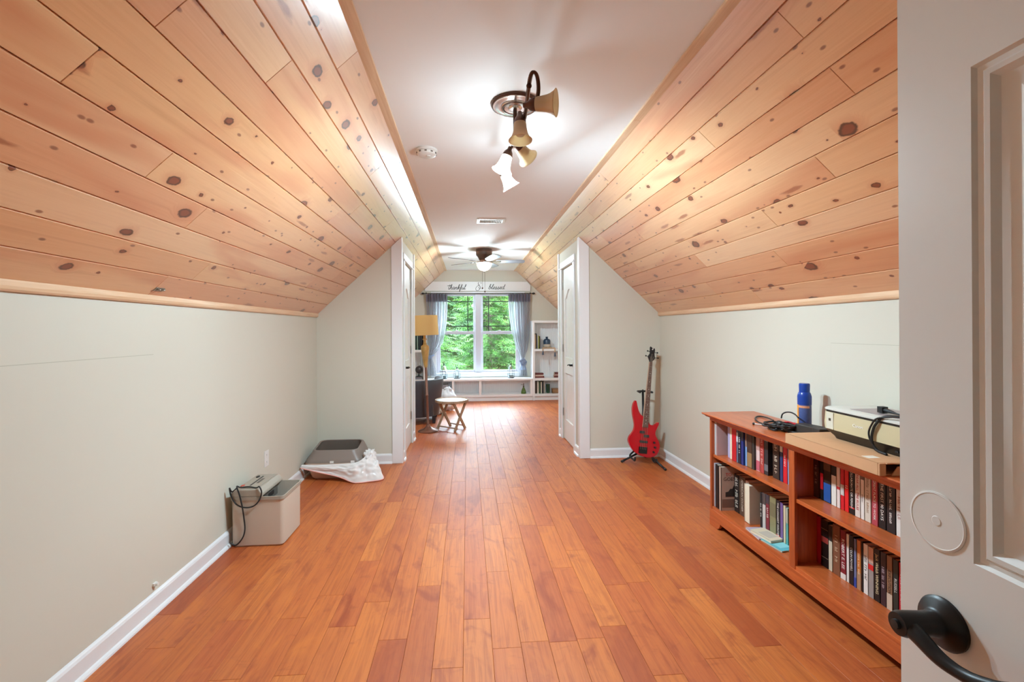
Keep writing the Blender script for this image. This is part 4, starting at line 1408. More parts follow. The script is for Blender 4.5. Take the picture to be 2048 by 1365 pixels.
# ================================================================== left side of the front room
# ---- outlet
ol = thing('wall_outlet', 'white duplex wall outlet above the shredder', 'outlet', (XL, 3.455, 0.385))
obj('cover_plate', MB().box(0, 0.005, -0.036, 0.036, -0.058, 0.058), M_WHITE_PL, ol, bevel=0.002)
for z in (-0.026, 0.026):
    r = obj('receptacle', MB().prism(rrect(-0.017, 0.017, z - 0.015, z + 0.015, 0.008), 'yz', 0.005, 0.0075), M_WHITE_PL, ol)
    obj('slots', MB().box(0.0074, 0.0078, -0.008, -0.005, z - 0.004, z + 0.007), M_BLACK, r)

# ---- paper shredder with its bin
M_BIN = mat('greige_plastic', srgb(196, 182, 166), 0.5, bump=0.04)
M_BIN_IN = mat('greige_plastic_inside', srgb(150, 140, 128), 0.6)
M_HEAD = mat('shredder_grey_plastic', srgb(160, 150, 136), 0.45)
sx0, sx1, sy0, sy1, sz = -1.448, -1.136, 2.885, 3.190, 0.305
sh_c = Vector(((sx0 + sx1) / 2, (sy0 + sy1) / 2, 0))
shr = thing('paper_shredder', 'beige paper shredder on a square bin against the left baseboard', 'paper shredder', sh_c)
hx, hy = (sx1 - sx0) / 2, (sy1 - sy0) / 2
ring = lambda z, g, r=0.022: [(x, y, z) for x, y in rrect(-hx + g, hx - g, -hy + g, hy - g, r, 4)]
rings = [ring(0.0, 0.010), ring(0.006, 0.006), ring(0.010, 0.003), ring(sz - 0.022, 0.001), ring(sz - 0.020, -0.003), ring(sz, -0.003), ring(sz, 0.004), ring(0.02, 0.010)]
obj('bin', MB().loft(rings, True, True), M_BIN, shr, smooth=True, angle=30)
obj('bin_rim', MB().loft([ring(sz - 0.018, -0.0045), ring(sz + 0.0015, -0.0045), ring(sz + 0.0015, 0.003), ring(sz - 0.018, 0.003), ring(sz - 0.018, -0.0045)], False, False), M_HEAD, shr, smooth=True, angle=30)
hx0, hx1 = -hx - 0.002, -hx + 0.188
hd = MB()
hp = [(hx0, sz + 0.001), (hx1, sz + 0.001), (hx1, sz + 0.018), (hx1 - 0.022, sz + 0.047), (hx0 + 0.030, sz + 0.047), (hx0, sz + 0.020)]
hd.prism(hp, 'xz', -hy - 0.003, hy + 0.003)
hdo = obj('shredder_head', hd, M_HEAD, shr, bevel=0.006, seg=3)
obj('cutter_housing', MB().box(hx0 + 0.03, hx1 - 0.02, -hy + 0.03, hy - 0.03, sz - 0.075, sz + 0.002), mat('dark_grey_plastic', srgb(92, 86, 80), 0.5), shr)
obj('vent_slot', MB().box(hx1 - 0.021, hx1 - 0.018, -0.02, 0.06, sz - 0.055, sz - 0.028), M_BLACK, shr)
zt = sz + 0.047
obj('top_plate', MB().box(hx0 + 0.045, hx1 - 0.035, -hy + 0.03, hy - 0.02, zt, zt + 0.004), M_HEAD, hdo, bevel=0.002)
obj('feed_slot', MB().box(hx0 + 0.086, hx0 + 0.096, -hy + 0.06, hy - 0.06, zt + 0.003, zt + 0.0048), M_BLACK, hdo)
obj('carry_recess', MB().box(hx0 + 0.105, hx0 + 0.122, -0.045, 0.045, zt + 0.003, zt + 0.0048), MATS['dark_grey_plastic'], hdo)
obj('switch', MB().box(hx0 + 0.055, hx0 + 0.070, hy - 0.09, hy - 0.06, zt + 0.004, zt + 0.010), M_BLACK, hdo, bevel=0.002)
obj('indicator', MB().box(hx0 + 0.035, hx0 + 0.055, -hy + 0.05, -hy + 0.075, zt, zt + 0.006), mat('red_plastic', srgb(190, 60, 44), 0.4), hdo, bevel=0.002)
Yc = sy0 - 0.012
C7 = lambda x, y, yy=Yc: on_y(400 + x / 4.55, 840 + y / 4.55, yy) - sh_c
cord = [Vector((hx0 + 0.03, -hy + 0.02, zt + 0.004)), Vector((hx0 + 0.012, -hy - 0.002, sz + 0.036)), C7(268, 622), C7(285, 700), C7(330, 770), C7(400, 800), C7(480, 790), C7(535, 740), C7(560, 665), C7(540, 610, sy0 - 0.008),
        Vector((hx0 + 0.150, -hy + 0.01, zt + 0.006)), Vector((hx0 + 0.10, -hy + 0.02, zt + 0.010)), Vector((hx0 + 0.055, -hy + 0.012, zt + 0.010)), C7(335, 610, sy0 - 0.016), C7(360, 690, sy0 - 0.020), C7(385, 800, sy0 - 0.018), C7(400, 900), C7(408, 1000), C7(385, 1080), C7(325, 1143), C7(270, 1118)]
cd = obj('power_cord', MB().tube(crom(cord, 6), 0.0042, 8), M_BLACK, shr, smooth=True)
cd['label'] = 'looped black power cord'

# ---- litter box and the bag pulled around it
lb_c = Vector((-1.19, 4.30, 0))
lb = thing('litter_box', 'tan cat litter pan with a smoky grey open top hood', 'litter box', lb_c)
M_TAN = mat('tan_plastic', srgb(196, 168, 148), 0.5)
M_HOOD = mat('smoky_grey_plastic', srgb(132, 120, 112), 0.4)
ax, ay = 0.252, 0.195
rg = lambda z, g, r=0.06, dy=0.0: [(x, y + dy, z) for x, y in rrect(-ax + g, ax - g, -ay + g, ay - g, r, 5)]
obj('pan', MB().loft([rg(0, 0.055), rg(0.012, 0.042), rg(0.10, 0.018), rg(0.138, 0.012), rg(0.140, 0.0), rg(0.152, 0.0), rg(0.152, 0.016), rg(0.03, 0.055)], True, True), M_TAN, lb, smooth=True, angle=35)
hr = [rg(0.153, 0.002), rg(0.166, 0.004), rg(0.185, 0.012), rg(0.232, 0.042), rg(0.250, 0.050), rg(0.254, 0.060), rg(0.250, 0.066), rg(0.19, 0.026), rg(0.166, 0.012)]
# the rear of the hood stands higher than its front
hr2 = []
for k, r_ in enumerate(hr):
    hr2.append([(x, y, z + (0.030 * max(0, min(1, (y + 0.05) / 0.15)) if z > 0.22 else 0)) for x, y, z in r_])
obj('hood', MB().loft(hr2, False, False), M_HOOD, lb, smooth=True, angle=35)
for x in (-0.01, 0.17):
    obj('latch', MB().box(x - 0.016, x + 0.016, -ay - 0.006, -ay + 0.006, 0.150, 0.170), M_WHITE_PL, lb, bevel=0.002)
obj('litter', MB().prism(rrect(-ax + 0.05, ax - 0.05, -ay + 0.05, ay - 0.05, 0.05), 'xy', 0.028, 0.07), mat('grey_litter', srgb(150, 144, 136), 0.95, bump=0.4, bscale=120), lb)
pb = thing('plastic_liner_bag', 'white plastic liner bag with a pink hem spread over the litter pan', 'plastic bag', (0, 0, 0))
top = [Vector((-1.452, 4.098, 0.148)), Vector((-1.30, 4.092, 0.146)), Vector((-1.12, 4.090, 0.150)), Vector((-0.99, 4.092, 0.158)), Vector((-0.925, 4.13, 0.190)), Vector((-0.905, 4.22, 0.215)), Vector((-0.90, 4.33, 0.165))]
bot = [Vector((-1.462, 4.088, 0.120)), Vector((-1.32, 4.076, 0.085)), Vector((-1.13, 4.066, 0.040)), Vector((-0.985, 4.010, 0.004)), Vector((-0.865, 4.03, 0.004)), Vector((-0.752, 4.10, 0.004)), Vector((-0.850, 4.36, 0.004))]
T_, B_ = crom(top, 10), crom(bot, 10)
TB = list(zip(T_, B_))


def bagsurf(s, t):
    f = s * (len(TB) - 1)
    i = min(int(f), len(TB) - 2)
    k = f - i
    a = TB[i][0].lerp(TB[i + 1][0], k)
    b = TB[i][1].lerp(TB[i + 1][1], k)
    p = a.lerp(b, t)
    out = Vector((0.25 * s, -1 + 0.6 * s, 0.5)).normalized()
    amp = (0.014 + 0.034 * s) * math.sin(math.pi * min(1, t * 1.02)) ** 0.7
    w_ = noise.noise(Vector((s * 7, t * 3, 1))) + 0.6 * noise.noise(Vector((s * 17, t * 8, 4))) + 0.3
    p = p + out * amp * (0.4 + w_)
    p.z = max(p.z + 0.02 * s * math.sin(math.pi * t), 0.003)
    return p


M_FILM = mix_shader('milky_plastic_film', [('BsdfDiffuse', srgb(240, 238, 236), 0.72, 0.5), ('BsdfTranslucent', srgb(240, 234, 228), 0.12, 0.5), ('BsdfGlossy', (1, 1, 1), 0.08, 0.25)])
obj('sheet', MB().grid(bagsurf, 90, 26), M_FILM, pb, smooth=True)
obj('hem', MB().tube([bagsurf(k / 80, 1.0) + Vector((0, -0.002, 0.003)) for k in range(81)], 0.005, 6), mat('pink_hem', srgb(236, 176, 166), 0.5), pb, smooth=True)
obj('gathered_corner', lump((-0.895, 4.20, 0.165), 0.062, (0.8, 1.2, 1.15), 14.0, 0.55, 30, 20, False), M_FILM, pb, smooth=True)
mb = MB()
for k in range(3):
    mb.grid(lambda s, t, k=k: (-1.0 + 0.022 * k + 0.012 * s, 4.066 - 0.004 * t, 0.132 - 0.018 * t + 0.004 * k), 2, 2)
obj('blue_print', mb, mat('blue_print', srgb(70, 130, 160), 0.6), pb)

# ================================================================== bass guitar on its stand
gk = 4.30 / FPX
g0 = on_y(1290, 918, 4.30)
gt = thing('bass_guitar', 'glossy red electric bass guitar leaning on a black stand', 'bass guitar', (g0.x, 4.30, g0.z))
gt.rotation_euler = (math.radians(-7), math.radians(2.8), 0)
A5 = lambda x, y: ((1240 + x / 8.03 - 1290) * gk, (918 - (780 + y / 8.03)) * gk)
A6 = lambda x, y: ((1265 + x / 10.92 - 1290) * gk, (918 - (675 + y / 10.92)) * gk)
body = [(240, 163), (256, 190), (268, 250), (286, 320), (312, 375), (350, 412), (400, 440), (452, 496), (472, 542), (505, 560), (548, 558), (590, 533), (614, 512), (634, 522), (624, 562), (598, 612),
        (575, 665), (571, 710), (590, 760), (620, 812), (640, 870), (640, 930), (620, 990), (590, 1036), (540, 1070), (470, 1086), (400, 1081), (330, 1062), (260, 1031), (200, 985), (150, 920), (118, 850),
        (114, 800), (134, 745), (175, 695), (205, 645), (217, 590), (215, 530), (200, 450), (188, 380), (185, 300), (196, 230), (216, 184)]
bp2 = [(p.x, p.y) for p in crom([A5(*p) + (0,) for p in body], 3, True)]
M_RED = mat('glossy_red_lacquer', srgb(184, 0, 20), 0.2, coat=0.3, spec=0.3)
obj('body', MB().prism(bp2, 'xz', -0.020, 0.020), M_RED, gt, bevel=0.007, seg=3)
M_FRET = mat('rosewood_fretboard', srgb(98, 58, 48), 0.5, vary=0.15, vscale=40)
M_MAPLE = mat('maple_binding', srgb(190, 160, 136), 0.5)
e0, e1 = Vector(A5(343, 596)), Vector(A5(440, 600))
n0_, n1_ = Vector(A6(370, 478)), Vector(A6(437, 484))
def lerp2(t, s):
    a = e0.lerp(n0_, t)
    b = e1.lerp(n1_, t)
    return a.lerp(b, s)
obj('neck', MB().prism([tuple(e0), tuple(e1), tuple(n1_), tuple(n0_)], 'xz', -0.028, -0.004), M_MAPLE, gt, bevel=0.003)
fb = obj('fretboard', MB().prism([tuple(lerp2(0, 0.03)), tuple(lerp2(0, 0.97)), tuple(lerp2(1, 0.97)), tuple(lerp2(1, 0.03))], 'xz', -0.033, -0.028), M_FRET, gt)
scale_len = 1.0
for k in range(1, 23):
    t = 1 - (1 - 2 ** (-k / 12)) / (1 - 2 ** (-23 / 12))
    a, b = lerp2(t, 0.03), lerp2(t, 0.97)
    obj('fret', MB().bar((a.x, -0.0335, a.y), (b.x, -0.0335, b.y), 0.0022, 0.0016), M_CHROME, fb)
for k in (3, 5, 7, 9, 12, 15, 17, 19, 21):
    f = lambda q: 1 - (1 - 2 ** (-q / 12)) / (1 - 2 ** (-23 / 12))
    c = lerp2((f(k) + f(k - 1)) / 2, 0.5)
    obj('inlay', MB().box(c.x - 0.004, c.x + 0.004, -0.0338, -0.0325, c.y - 0.003, c.y + 0.003), mat('pearl_inlay', srgb(226, 220, 212), 0.3), fb)
head = [(372, 482), (372, 455), (340, 366), (356, 330), (386, 290), (390, 200), (392, 150), (405, 124), (430, 142), (452, 168), (470, 172), (482, 163), (508, 180), (508, 230), (496, 290), (500, 350), (505, 400), (470, 445), (440, 470), (437, 484)]
obj('headstock', MB().prism([A6(*p) for p in head], 'xz', -0.022, -0.006), mat('black_lacquer', (0.02, 0.014, 0.014), 0.25), gt, bevel=0.003)
obj('headstock_emblem', MB().prism([A6(*p) for p in ((428, 196), (455, 172), (470, 180), (452, 212))], 'xz', -0.0235, -0.022), MATS['pearl_inlay'], gt)
for (xa, ya), (xb, yb) in (((372, 238), (326, 232)), ((340, 352), (284, 344)), ((500, 268), (580, 268)), ((502, 388), (594, 388))):
    a, b = A6(xa, ya), A6(xb, yb)
    mb = MB().tube([(a[0], -0.014, a[1]), (b[0], -0.014, b[1])], 0.003, 8)
    d = 0.010 if b[0] > a[0] else -0.010
    mb.prism(rrect(min(b[0] - d, b[0]) - 0.001, max(b[0] - d, b[0]) + 0.001, b[1] - 0.007, b[1] + 0.007, 0.003), 'xz', -0.017, -0.011)
    mb.tube([((a[0] * 2 + A6(430, 0)[0]) / 3, -0.028, a[1]), ((a[0] * 2 + A6(430, 0)[0]) / 3, -0.006, a[1])], 0.006, 10)
    obj('tuning_peg', mb, M_BLACKM, gt)
P5 = lambda x, y: A5(x, y)
for x, y, w_, h_ in ((342, 676, 84, 44), (412, 740, 88, 44)):
    c = P5(x, y)
    k = gk / 8.03
    obj('pickup', MB().box(-w_ * k / 2, w_ * k / 2, -0.007, 0, -h_ * k / 2, h_ * k / 2, Matrix.Translation((c[0], -0.020, c[1])) @ Matrix.Rotation(math.radians(3), 4, 'Y')), mat('pickup_black', (0.03, 0.028, 0.028), 0.4), gt, bevel=0.002)
c = P5(364, 832)
obj('pickup', MB().box(-0.040, 0.040, -0.007, 0, -0.011, 0.011, Matrix.Translation((c[0], -0.020, c[1])) @ Matrix.Rotation(math.radians(4), 4, 'Y')), MATS['pickup_black'], gt, bevel=0.002)
c = P5(350, 965)
obj('bridge', MB().box(-0.040, 0.040, -0.012, 0, -0.032, 0.030, Matrix.Translation((c[0], -0.020, c[1])) @ Matrix.Rotation(math.radians(4), 4, 'Y')), M_BLACKM, gt, bevel=0.002)
for q in range(4):
    s = 0.14 + 0.24 * q
    a = Vector(P5(302 + 30 * q, 950 + 4 * q))
    b = lerp2(1, s)
    cc_ = Vector(A6(400 + 20 * q, 300 + (60 if q in (0, 3) else 0)))
    obj('string', MB().tube([(a.x, -0.033, a.y), (b.x, -0.0355, b.y), (cc_.x, -0.026, cc_.y)], 0.0011, 5), M_CHROME, gt)
for x, y in ((543, 842), (556, 918), (530, 995)):
    c = P5(x, y)
    obj('control_knob', MB().lathe([(0.001, 0), (0.010, 0), (0.009, 0.013), (0.001, 0.014)], 16, Matrix.Translation((c[0], -0.020, c[1])) @ Matrix.Rotation(math.pi / 2, 4, 'X')), M_BLACK, gt, smooth=True, angle=40)
# stand
hub = Vector((1.745, 4.415, 0.115))
gs = thing('guitar_stand', 'black folding tripod stand holding the red bass', 'guitar stand', (hub.x, hub.y, 0))
L_ = lambda p: Vector(p) - Vector((hub.x, hub.y, 0))
fA, fB, fC = on_z(1243, 924, 0.012), on_z(1331, 940, 0.012), Vector((1.81, 4.545, 0.012))
for f in (fA, fB, fC):
    o = obj('leg', MB().tube([L_(hub), L_(f)], 0.010, 10), M_BLACKM, gs, smooth=True)
    dd = (f - hub).normalized()
    obj('rubber_foot', MB().tube([L_(f - dd * 0.035), L_(f + dd * 0.004)], 0.0115, 10), M_BLACK, o, smooth=True)
topp = Vector((1.752, 4.455, 0.705))
obj('post', MB().tube([L_(hub - Vector((0, 0, 0.03))), L_(topp)], 0.011, 10), M_BLACKM, gs, smooth=True)
yk = MB()
cx_ = on_y(1290, 786, 4.385)
yk.tube([L_((cx_.x - 0.065, 4.345, 0.700)), L_((cx_.x - 0.060, 4.42, 0.700)), L_((cx_.x, 4.435, 0.698)), L_((cx_.x + 0.052, 4.42, 0.697)), L_((cx_.x + 0.058, 4.345, 0.697))], 0.010, 10)
yk.tube([L_((cx_.x, 4.435, 0.698)), L_(topp)], 0.009, 8)
obj('neck_yoke', yk, M_BLACK, gs, smooth=True)
for s, u in ((-1, 1263), (1, 1316)):
    b = Vector((g0.x + (-0.118 if s < 0 else 0.085), 4.335, 0.098 if s < 0 else 0.075))
    mb = MB().tube(crom([L_(hub + Vector((0, -0.005, 0.06))), L_((b.x, 4.375, 0.085)), L_((b.x, 4.30, b.z - 0.040)), L_((b.x + s * 0.004, 4.245, b.z - 0.035)), L_((b.x + s * 0.004, 4.238, b.z + 0.0))], 5), 0.009, 8)
    obj('cradle_arm', mb, M_BLACK, gs, smooth=True)

# ---- small metal plate left on the lowest pine board
_d = ray(318, 579)
_t = (KNEE + SLOPE * -XL - EYE) / (_d.z - SLOPE * _d.x)
_p = Vector((0, 0, EYE)) + _d * _t
hp_ = thing('metal_plate', 'small shiny metal hook plate stuck on the lowest pine board', 'metal plate', _p)
_u = Vector((1, 0, SLOPE)).normalized()
_R = Matrix((_u, Vector((0, 1, 0)), _u.cross(Vector((0, 1, 0))))).transposed().to_4x4()
obj('plate', MB().box(-0.011, 0.011, -0.030, 0.030, -0.003, 0.0005, _R), M_CHROME, hp_, bevel=0.001)
for _y in (-0.018, 0.012):
    obj('hook', MB().tube([_R @ Vector((0, _y, -0.002)), _R @ Vector((0.004, _y + 0.004, -0.012)), _R @ Vector((0.010, _y + 0.010, -0.010))], 0.003, 8), M_CHROME, hp_, smooth=True)
# ================================================================== bookcase and what is on it
FX, BX_, YA, YB, YD, ZT = 1.63, 1.960, 1.41, 2.97, 2.190, 0.750
M_CHERRY = wood_material('cherry_bookcase_wood', srgb(164, 74, 32), srgb(200, 102, 50), 0.35, (40, 3, 40), 0.35)
M_CHERRY_V = wood_material('cherry_side_wood', srgb(152, 66, 30), srgb(186, 92, 46), 0.35, (40, 40, 3), 0.35)
bc = thing('bookcase', 'low cherry wood bookcase full of books along the right wall', 'bookcase', (0, 0, 0))
obj('side_panel', MB().box(FX, BX_, YB - 0.020, YB, 0, ZT - 0.028), M_CHERRY_V, bc, bevel=0.002)
obj('side_panel', MB().box(FX, BX_, YA, YA + 0.020, 0, ZT - 0.028), M_CHERRY_V, bc, bevel=0.002)
obj('divider', MB().box(FX + 0.016, BX_ - 0.008, 2.202, 2.218, 0.126, ZT - 0.028), M_CHERRY_V, bc)
obj('divider_stile', MB().box(FX, FX + 0.016, 2.171, 2.212, 0.106, ZT - 0.048), M_CHERRY_V, bc, bevel=0.002)
prof = [(FX - 0.040, ZT), (FX - 0.042, ZT - 0.006), (FX - 0.036, ZT - 0.012), (FX - 0.022, ZT - 0.017), (FX - 0.012, ZT - 0.027), (BX_, ZT - 0.027), (BX_, ZT)]
obj('top', MB().prism(prof, 'xz', YA - 0.028, YB + 0.028), M_CHERRY, bc)
obj('top_rail', MB().box(FX, FX + 0.018, YA + 0.02, YB - 0.02, ZT - 0.048, ZT - 0.028), M_CHERRY, bc)
obj('back_panel', MB().box(BX_ - 0.008, BX_ - 0.001, YA + 0.02, YB - 0.02, 0.10, ZT - 0.028), M_CHERRY, bc)
obj('bottom_shelf', MB().box(FX + 0.004, BX_ - 0.008, YA + 0.02, YB - 0.02, 0.106, 0.126), M_CHERRY, bc, bevel=0.002)
ZM1, ZM2 = 0.474, 0.462
obj('shelf', MB().box(FX + 0.014, BX_ - 0.008, 2.218, YB - 0.020, ZM1 - 0.019, ZM1), M_CHERRY, bc, bevel=0.002)
obj('shelf', MB().box(FX + 0.010, BX_ - 0.008, YA + 0.020, 2.202, ZM2 - 0.019, ZM2), M_CHERRY, bc, bevel=0.002)
rail = [(YA, 0), (YA + 0.075, 0)] + [(YA + 0.075 + 0.05 * math.sin(a), 0.045 * (1 - math.cos(a))) for a in [math.pi / 2 * k / 6 for k in range(1, 7)]]
rail += [(YB - 0.075 - 0.05 * math.sin(a), 0.045 * (1 - math.cos(a))) for a in [math.pi / 2 * k / 6 for k in range(6, 0, -1)]] + [(YB - 0.075, 0), (YB, 0), (YB, 0.108), (YA, 0.108)]
obj('base_rail', MB().prism(rail, 'yz', FX - 0.004, FX + 0.014), M_CHERRY, bc, bevel=0.0015)

SPINE = Matrix(((0, 0, -1), (0, -1, 0), (-1, 0, 0))).to_4x4()      # text runs down the spine


def lettering(parent, txt, loc, size, mtx, m, maxw=None):
    if txt[0] == '~':                                   # too small to read in the photograph: letter-like marks
        n = int(txt[1:])
        r = random.Random(n * 7 + int(size * 1e5))
        mb = MB()
        hh = size * 0.34
        tot = min(maxw, 0.62 * size * n) if maxw else 0.62 * size * n
        step = tot / n
        for k in range(n):
            if n > 7 and k in (n // 3, 2 * n // 3):
                continue
            x = -tot / 2 + step * k
            mb.box(x, x + step * r.uniform(0.16, 0.26), -hh, hh, 0, 0.0003)
            if r.random() < 0.8:
                zc_ = r.choice((-hh, -0.1 * hh, hh * 0.72))
                mb.box(x, x + step * 0.68, zc_, zc_ + hh * 0.28, 0, 0.0003)
            if r.random() < 0.6:
                mb.box(x + step * 0.5, x + step * 0.7, -hh, hh * r.uniform(0.1, 1.0), 0, 0.0003)
        o = obj('lettering', mb, m, parent)
        o.matrix_local = Matrix.Translation(loc) @ mtx
        return o
    cu = bpy.data.curves.new('lettering', 'FONT')
    cu.body = txt
    cu.align_x = 'CENTER'
    cu.align_y = 'CENTER'
    cu.size = size
    cu.extrude = 0.0002
    est = 0.56 * size * len(txt)
    if maxw and est > maxw:
        cu.size = size * max(maxw / est, 0.55)
        est = 0.56 * cu.size * len(txt)
    cu.resolution_u = 2
    cu.materials.append(m)
    tmp = bpy.data.objects.new('lettering', cu)
    me = bpy.data.meshes.new_from_object(tmp)
    bpy.data.objects.remove(tmp)
    bpy.data.curves.remove(cu)
    if not me.materials:
        me.materials.append(m)
    o = bpy.data.objects.new('lettering', me)
    COL.objects.link(o)
    o.parent = parent
    Mx = Matrix.Translation(loc) @ mtx
    if maxw and est > maxw:
        Mx = Mx @ Matrix.Diagonal((maxw / est, 1, 1, 1))
    o.matrix_local = Mx
    return o


def cover_mat(c):
    return mat('cover_%d_%d_%d' % tuple(c), srgb(*c), 0.42, vary=0.05, vscale=20)


SH_NAME = {'UL': 'upper far shelf', 'LL': 'lower far shelf', 'UR': 'upper near shelf', 'LR': 'lower near shelf'}


SEC_X = {'UL': 1.70, 'LL': 1.735, 'UR': 1.755, 'LR': 1.770}


def shelf_book(sec, u0, u1, xs, zb, h, col, desc, title=None, tcol=(236, 232, 224), bands=(), depth=0.15, lean=0.0, tsize=0.55, pages_out=False):
    """a book standing with its spine to the room; u0..u1 are the spine's edges in photo pixels"""
    xr = xs if xs < 1.66 else SEC_X[sec]
    ya, yb = on_x(u0, 980, xr).y, on_x(u1, 980, xr).y
    lim = (YB - 0.0215) if sec in ('UL', 'LL') else 2.2005
    if ya > lim:
        ya = lim
    th = max(ya - yb - 0.0012, 0.006)
    yc = (ya + yb) / 2
    depth = min(depth, BX_ - 0.012 - xs)
    b = MB()
    t = 0.0022 if th > 0.012 else 0.0012
    b.box(0, depth, -th / 2, -th / 2 + t, 0, h).box(0, depth, th / 2 - t, th / 2, 0, h)
    if not pages_out:
        b.box(0, t * 1.3, -th / 2, th / 2, 0, h)
    o = obj('book', b, cover_mat(col), bevel=0.001, seg=1)
    o.location = (xs, yc, zb + 0.0004)
    tag(o, desc + ' on the ' + SH_NAME[sec], 'book', 'books in the cherry bookcase')
    px0 = 0.004 if pages_out else t * 1.3
    obj('pages', MB().box(px0, depth - 0.004, -th / 2 + t, th / 2 - t, 0.003, h - 0.003), M_PAPER, o)
    for z0, z1, bc_ in bands:
        obj('spine_band', MB().box(-0.0006, 0.0006, -th / 2 + 0.0004, th / 2 - 0.0004, h * z0, h * z1), cover_mat(bc_), o)
    if title:
        lettering(o, title, (-0.0010, 0, h * 0.52), th * tsize / 0.7, SPINE, cover_mat(tcol), h * 0.80)
    return o


def sec(name, f, xs, zb, rows):
    for r in rows:
        x0, x1, h, col, desc = r[:5]
        kw = r[5] if len(r) > 5 else {}
        shelf_book(name, f(x0), f(x1), kw.pop('xs', xs), zb, h, col, desc, **kw)


fa = lambda x: 1400 + x / 4.55
fbx = lambda x: 1600 + x / 3.79
WH, BK = (236, 232, 224), (34, 32, 34)
sec('UL', fa, 1.665, ZM1, [
    (136, 141, 0.226, (228, 226, 224), 'white report in a clear cover, outermost,', dict(xs=1.652, depth=0.21)),
    (143, 148, 0.224, (206, 200, 200), 'pale grey bound report next to the white report', dict(xs=1.652, depth=0.21)),
    (150, 157, 0.222, (196, 164, 160), 'dusty pink bound report showing its front cover', dict(xs=1.652, depth=0.21)),
    (255, 279, 0.205, (176, 170, 206), 'lilac paperback', dict(xs=1.70)),
    (281, 303, 0.212, (228, 212, 190), 'cream spiral bound book with a red comb', dict(xs=1.695)),
    (305, 346, 0.222, (192, 24, 36), 'bright red ring bound book', dict(xs=1.69)),
    (347, 363, 0.210, (96, 104, 124), 'thin slate blue book', dict(xs=1.69, bands=((0.62, 0.9, (200, 200, 206)),))),
    (364, 388, 0.216, (24, 26, 46), 'black navy book with white lettering', dict(xs=1.69, title='~9', tsize=0.5)),
    (389, 412, 0.212, (22, 44, 116), 'royal blue book', dict(xs=1.69, bands=((0.7, 1.0, (20, 22, 40)),))),
    (413, 429, 0.200, (132, 168, 214), 'sky blue thin paperback', dict(xs=1.70, bands=((0.6, 1.0, (150, 118, 100)),))),
    (430, 474, 0.214, (70, 46, 36), 'wide dark brown book with a tan foot', dict(xs=1.70, bands=((0.02, 0.42, (150, 116, 76)),))),
    (475, 496, 0.210, (58, 54, 50), 'dark olive grey book', dict(xs=1.70)),
    (497, 531, 0.206, (226, 196, 190), 'pale pink book with a rose foot', dict(xs=1.71, bands=((0.02, 0.3, (200, 96, 110)), (0.6, 1.0, (196, 150, 140))))),
    (532, 568, 0.228, (178, 66, 62), 'brick red book', dict(xs=1.71, title='~11', tcol=(224, 190, 180), tsize=0.45)),
    (570, 606, 0.232, (46, 44, 48), 'charcoal hardcover with grey stripes', dict(xs=1.71, bands=((0.84, 0.86, (170, 166, 166)), (0.9, 0.92, (170, 166, 166)), (0.1, 0.26, (110, 108, 112))))),
    (608, 630, 0.220, (26, 22, 24), 'plain black book', dict(xs=1.75)),
    (632, 690, 0.212, (54, 40, 34), 'wide dark brown book with cream lettering', dict(xs=1.72, title='~10', tcol=(220, 204, 180), tsize=0.42, bands=((0.78, 1.0, (84, 64, 54)),))),
    (696, 723, 0.226, (36, 56, 104), 'dark blue book with a white head', dict(xs=1.72, bands=((0.72, 0.92, (210, 208, 200)),))),
    (725, 763, 0.228, (206, 30, 44), 'glossy red book with white lettering', dict(xs=1.72, title='~6', tsize=0.4)),
    (766, 799, 0.206, (120, 160, 206), 'light blue paperback', dict(xs=1.72, bands=((0.6, 1.0, (140, 128, 150)),))),
])
sec('LL', fa, 1.735, 0.126, [
    (128, 134, 0.290, (216, 212, 216), 'white ring binder, outermost,', dict(xs=1.648, depth=0.25)),
    (136, 141, 0.288, (150, 150, 158), 'grey clear front report beside the white binder', dict(xs=1.648, depth=0.25)),
    (143, 168, 0.288, (22, 20, 22), 'black ring binder', dict(xs=1.648, depth=0.25)),
    (312, 355, 0.245, (40, 36, 34), 'black hardcover with big cream letters', dict(title='~12', tsize=0.55, tcol=(222, 214, 198))),
    (357, 412, 0.250, (92, 72, 58), 'brown hardcover lettered AMERICAN SOLDIER', dict(title='AMERICAN SOLDIER', tsize=0.5, tcol=(206, 194, 176))),
    (414, 446, 0.240, (216, 204, 196), 'white hardcover with brown lettering', dict(title='~8', tcol=(120, 84, 70), tsize=0.5)),
    (450, 500, 0.235, (196, 178, 156), 'thick book turned with its cream page edges out', dict(pages_out=True, xs=1.70)),
    (545, 564, 0.215, (38, 36, 40), 'thin black book with white lettering', dict(title='~10', tsize=0.5)),
    (566, 596, 0.222, (196, 190, 184), 'pale grey book with a dark head', dict(bands=((0.7, 1.0, (80, 70, 70)),))),
    (598, 630, 0.226, (122, 40, 52), 'maroon book with cream lettering', dict(title='~5', tsize=0.45, bands=((0.75, 1.0, (60, 56, 66)),))),
    (632, 690, 0.228, (134, 130, 94), 'wide olive green book', dict(bands=((0.5, 0.85, (116, 110, 82)),))),
    (692, 725, 0.226, (34, 30, 36), 'black book lettered THE LONGEST WINTER', dict(title='THE LONGEST WINTER', tsize=0.55, bands=((0.06, 0.14, (190, 90, 90)),))),
    (727, 754, 0.222, (112, 88, 142), 'purple paperback', {}),
    (756, 777, 0.214, (206, 190, 160), 'narrow tan paperback', {}),
    (779, 799, 0.210, (92, 166, 160), 'teal paperback', dict(bands=((0.6, 1.0, (170, 176, 160)),))),
])
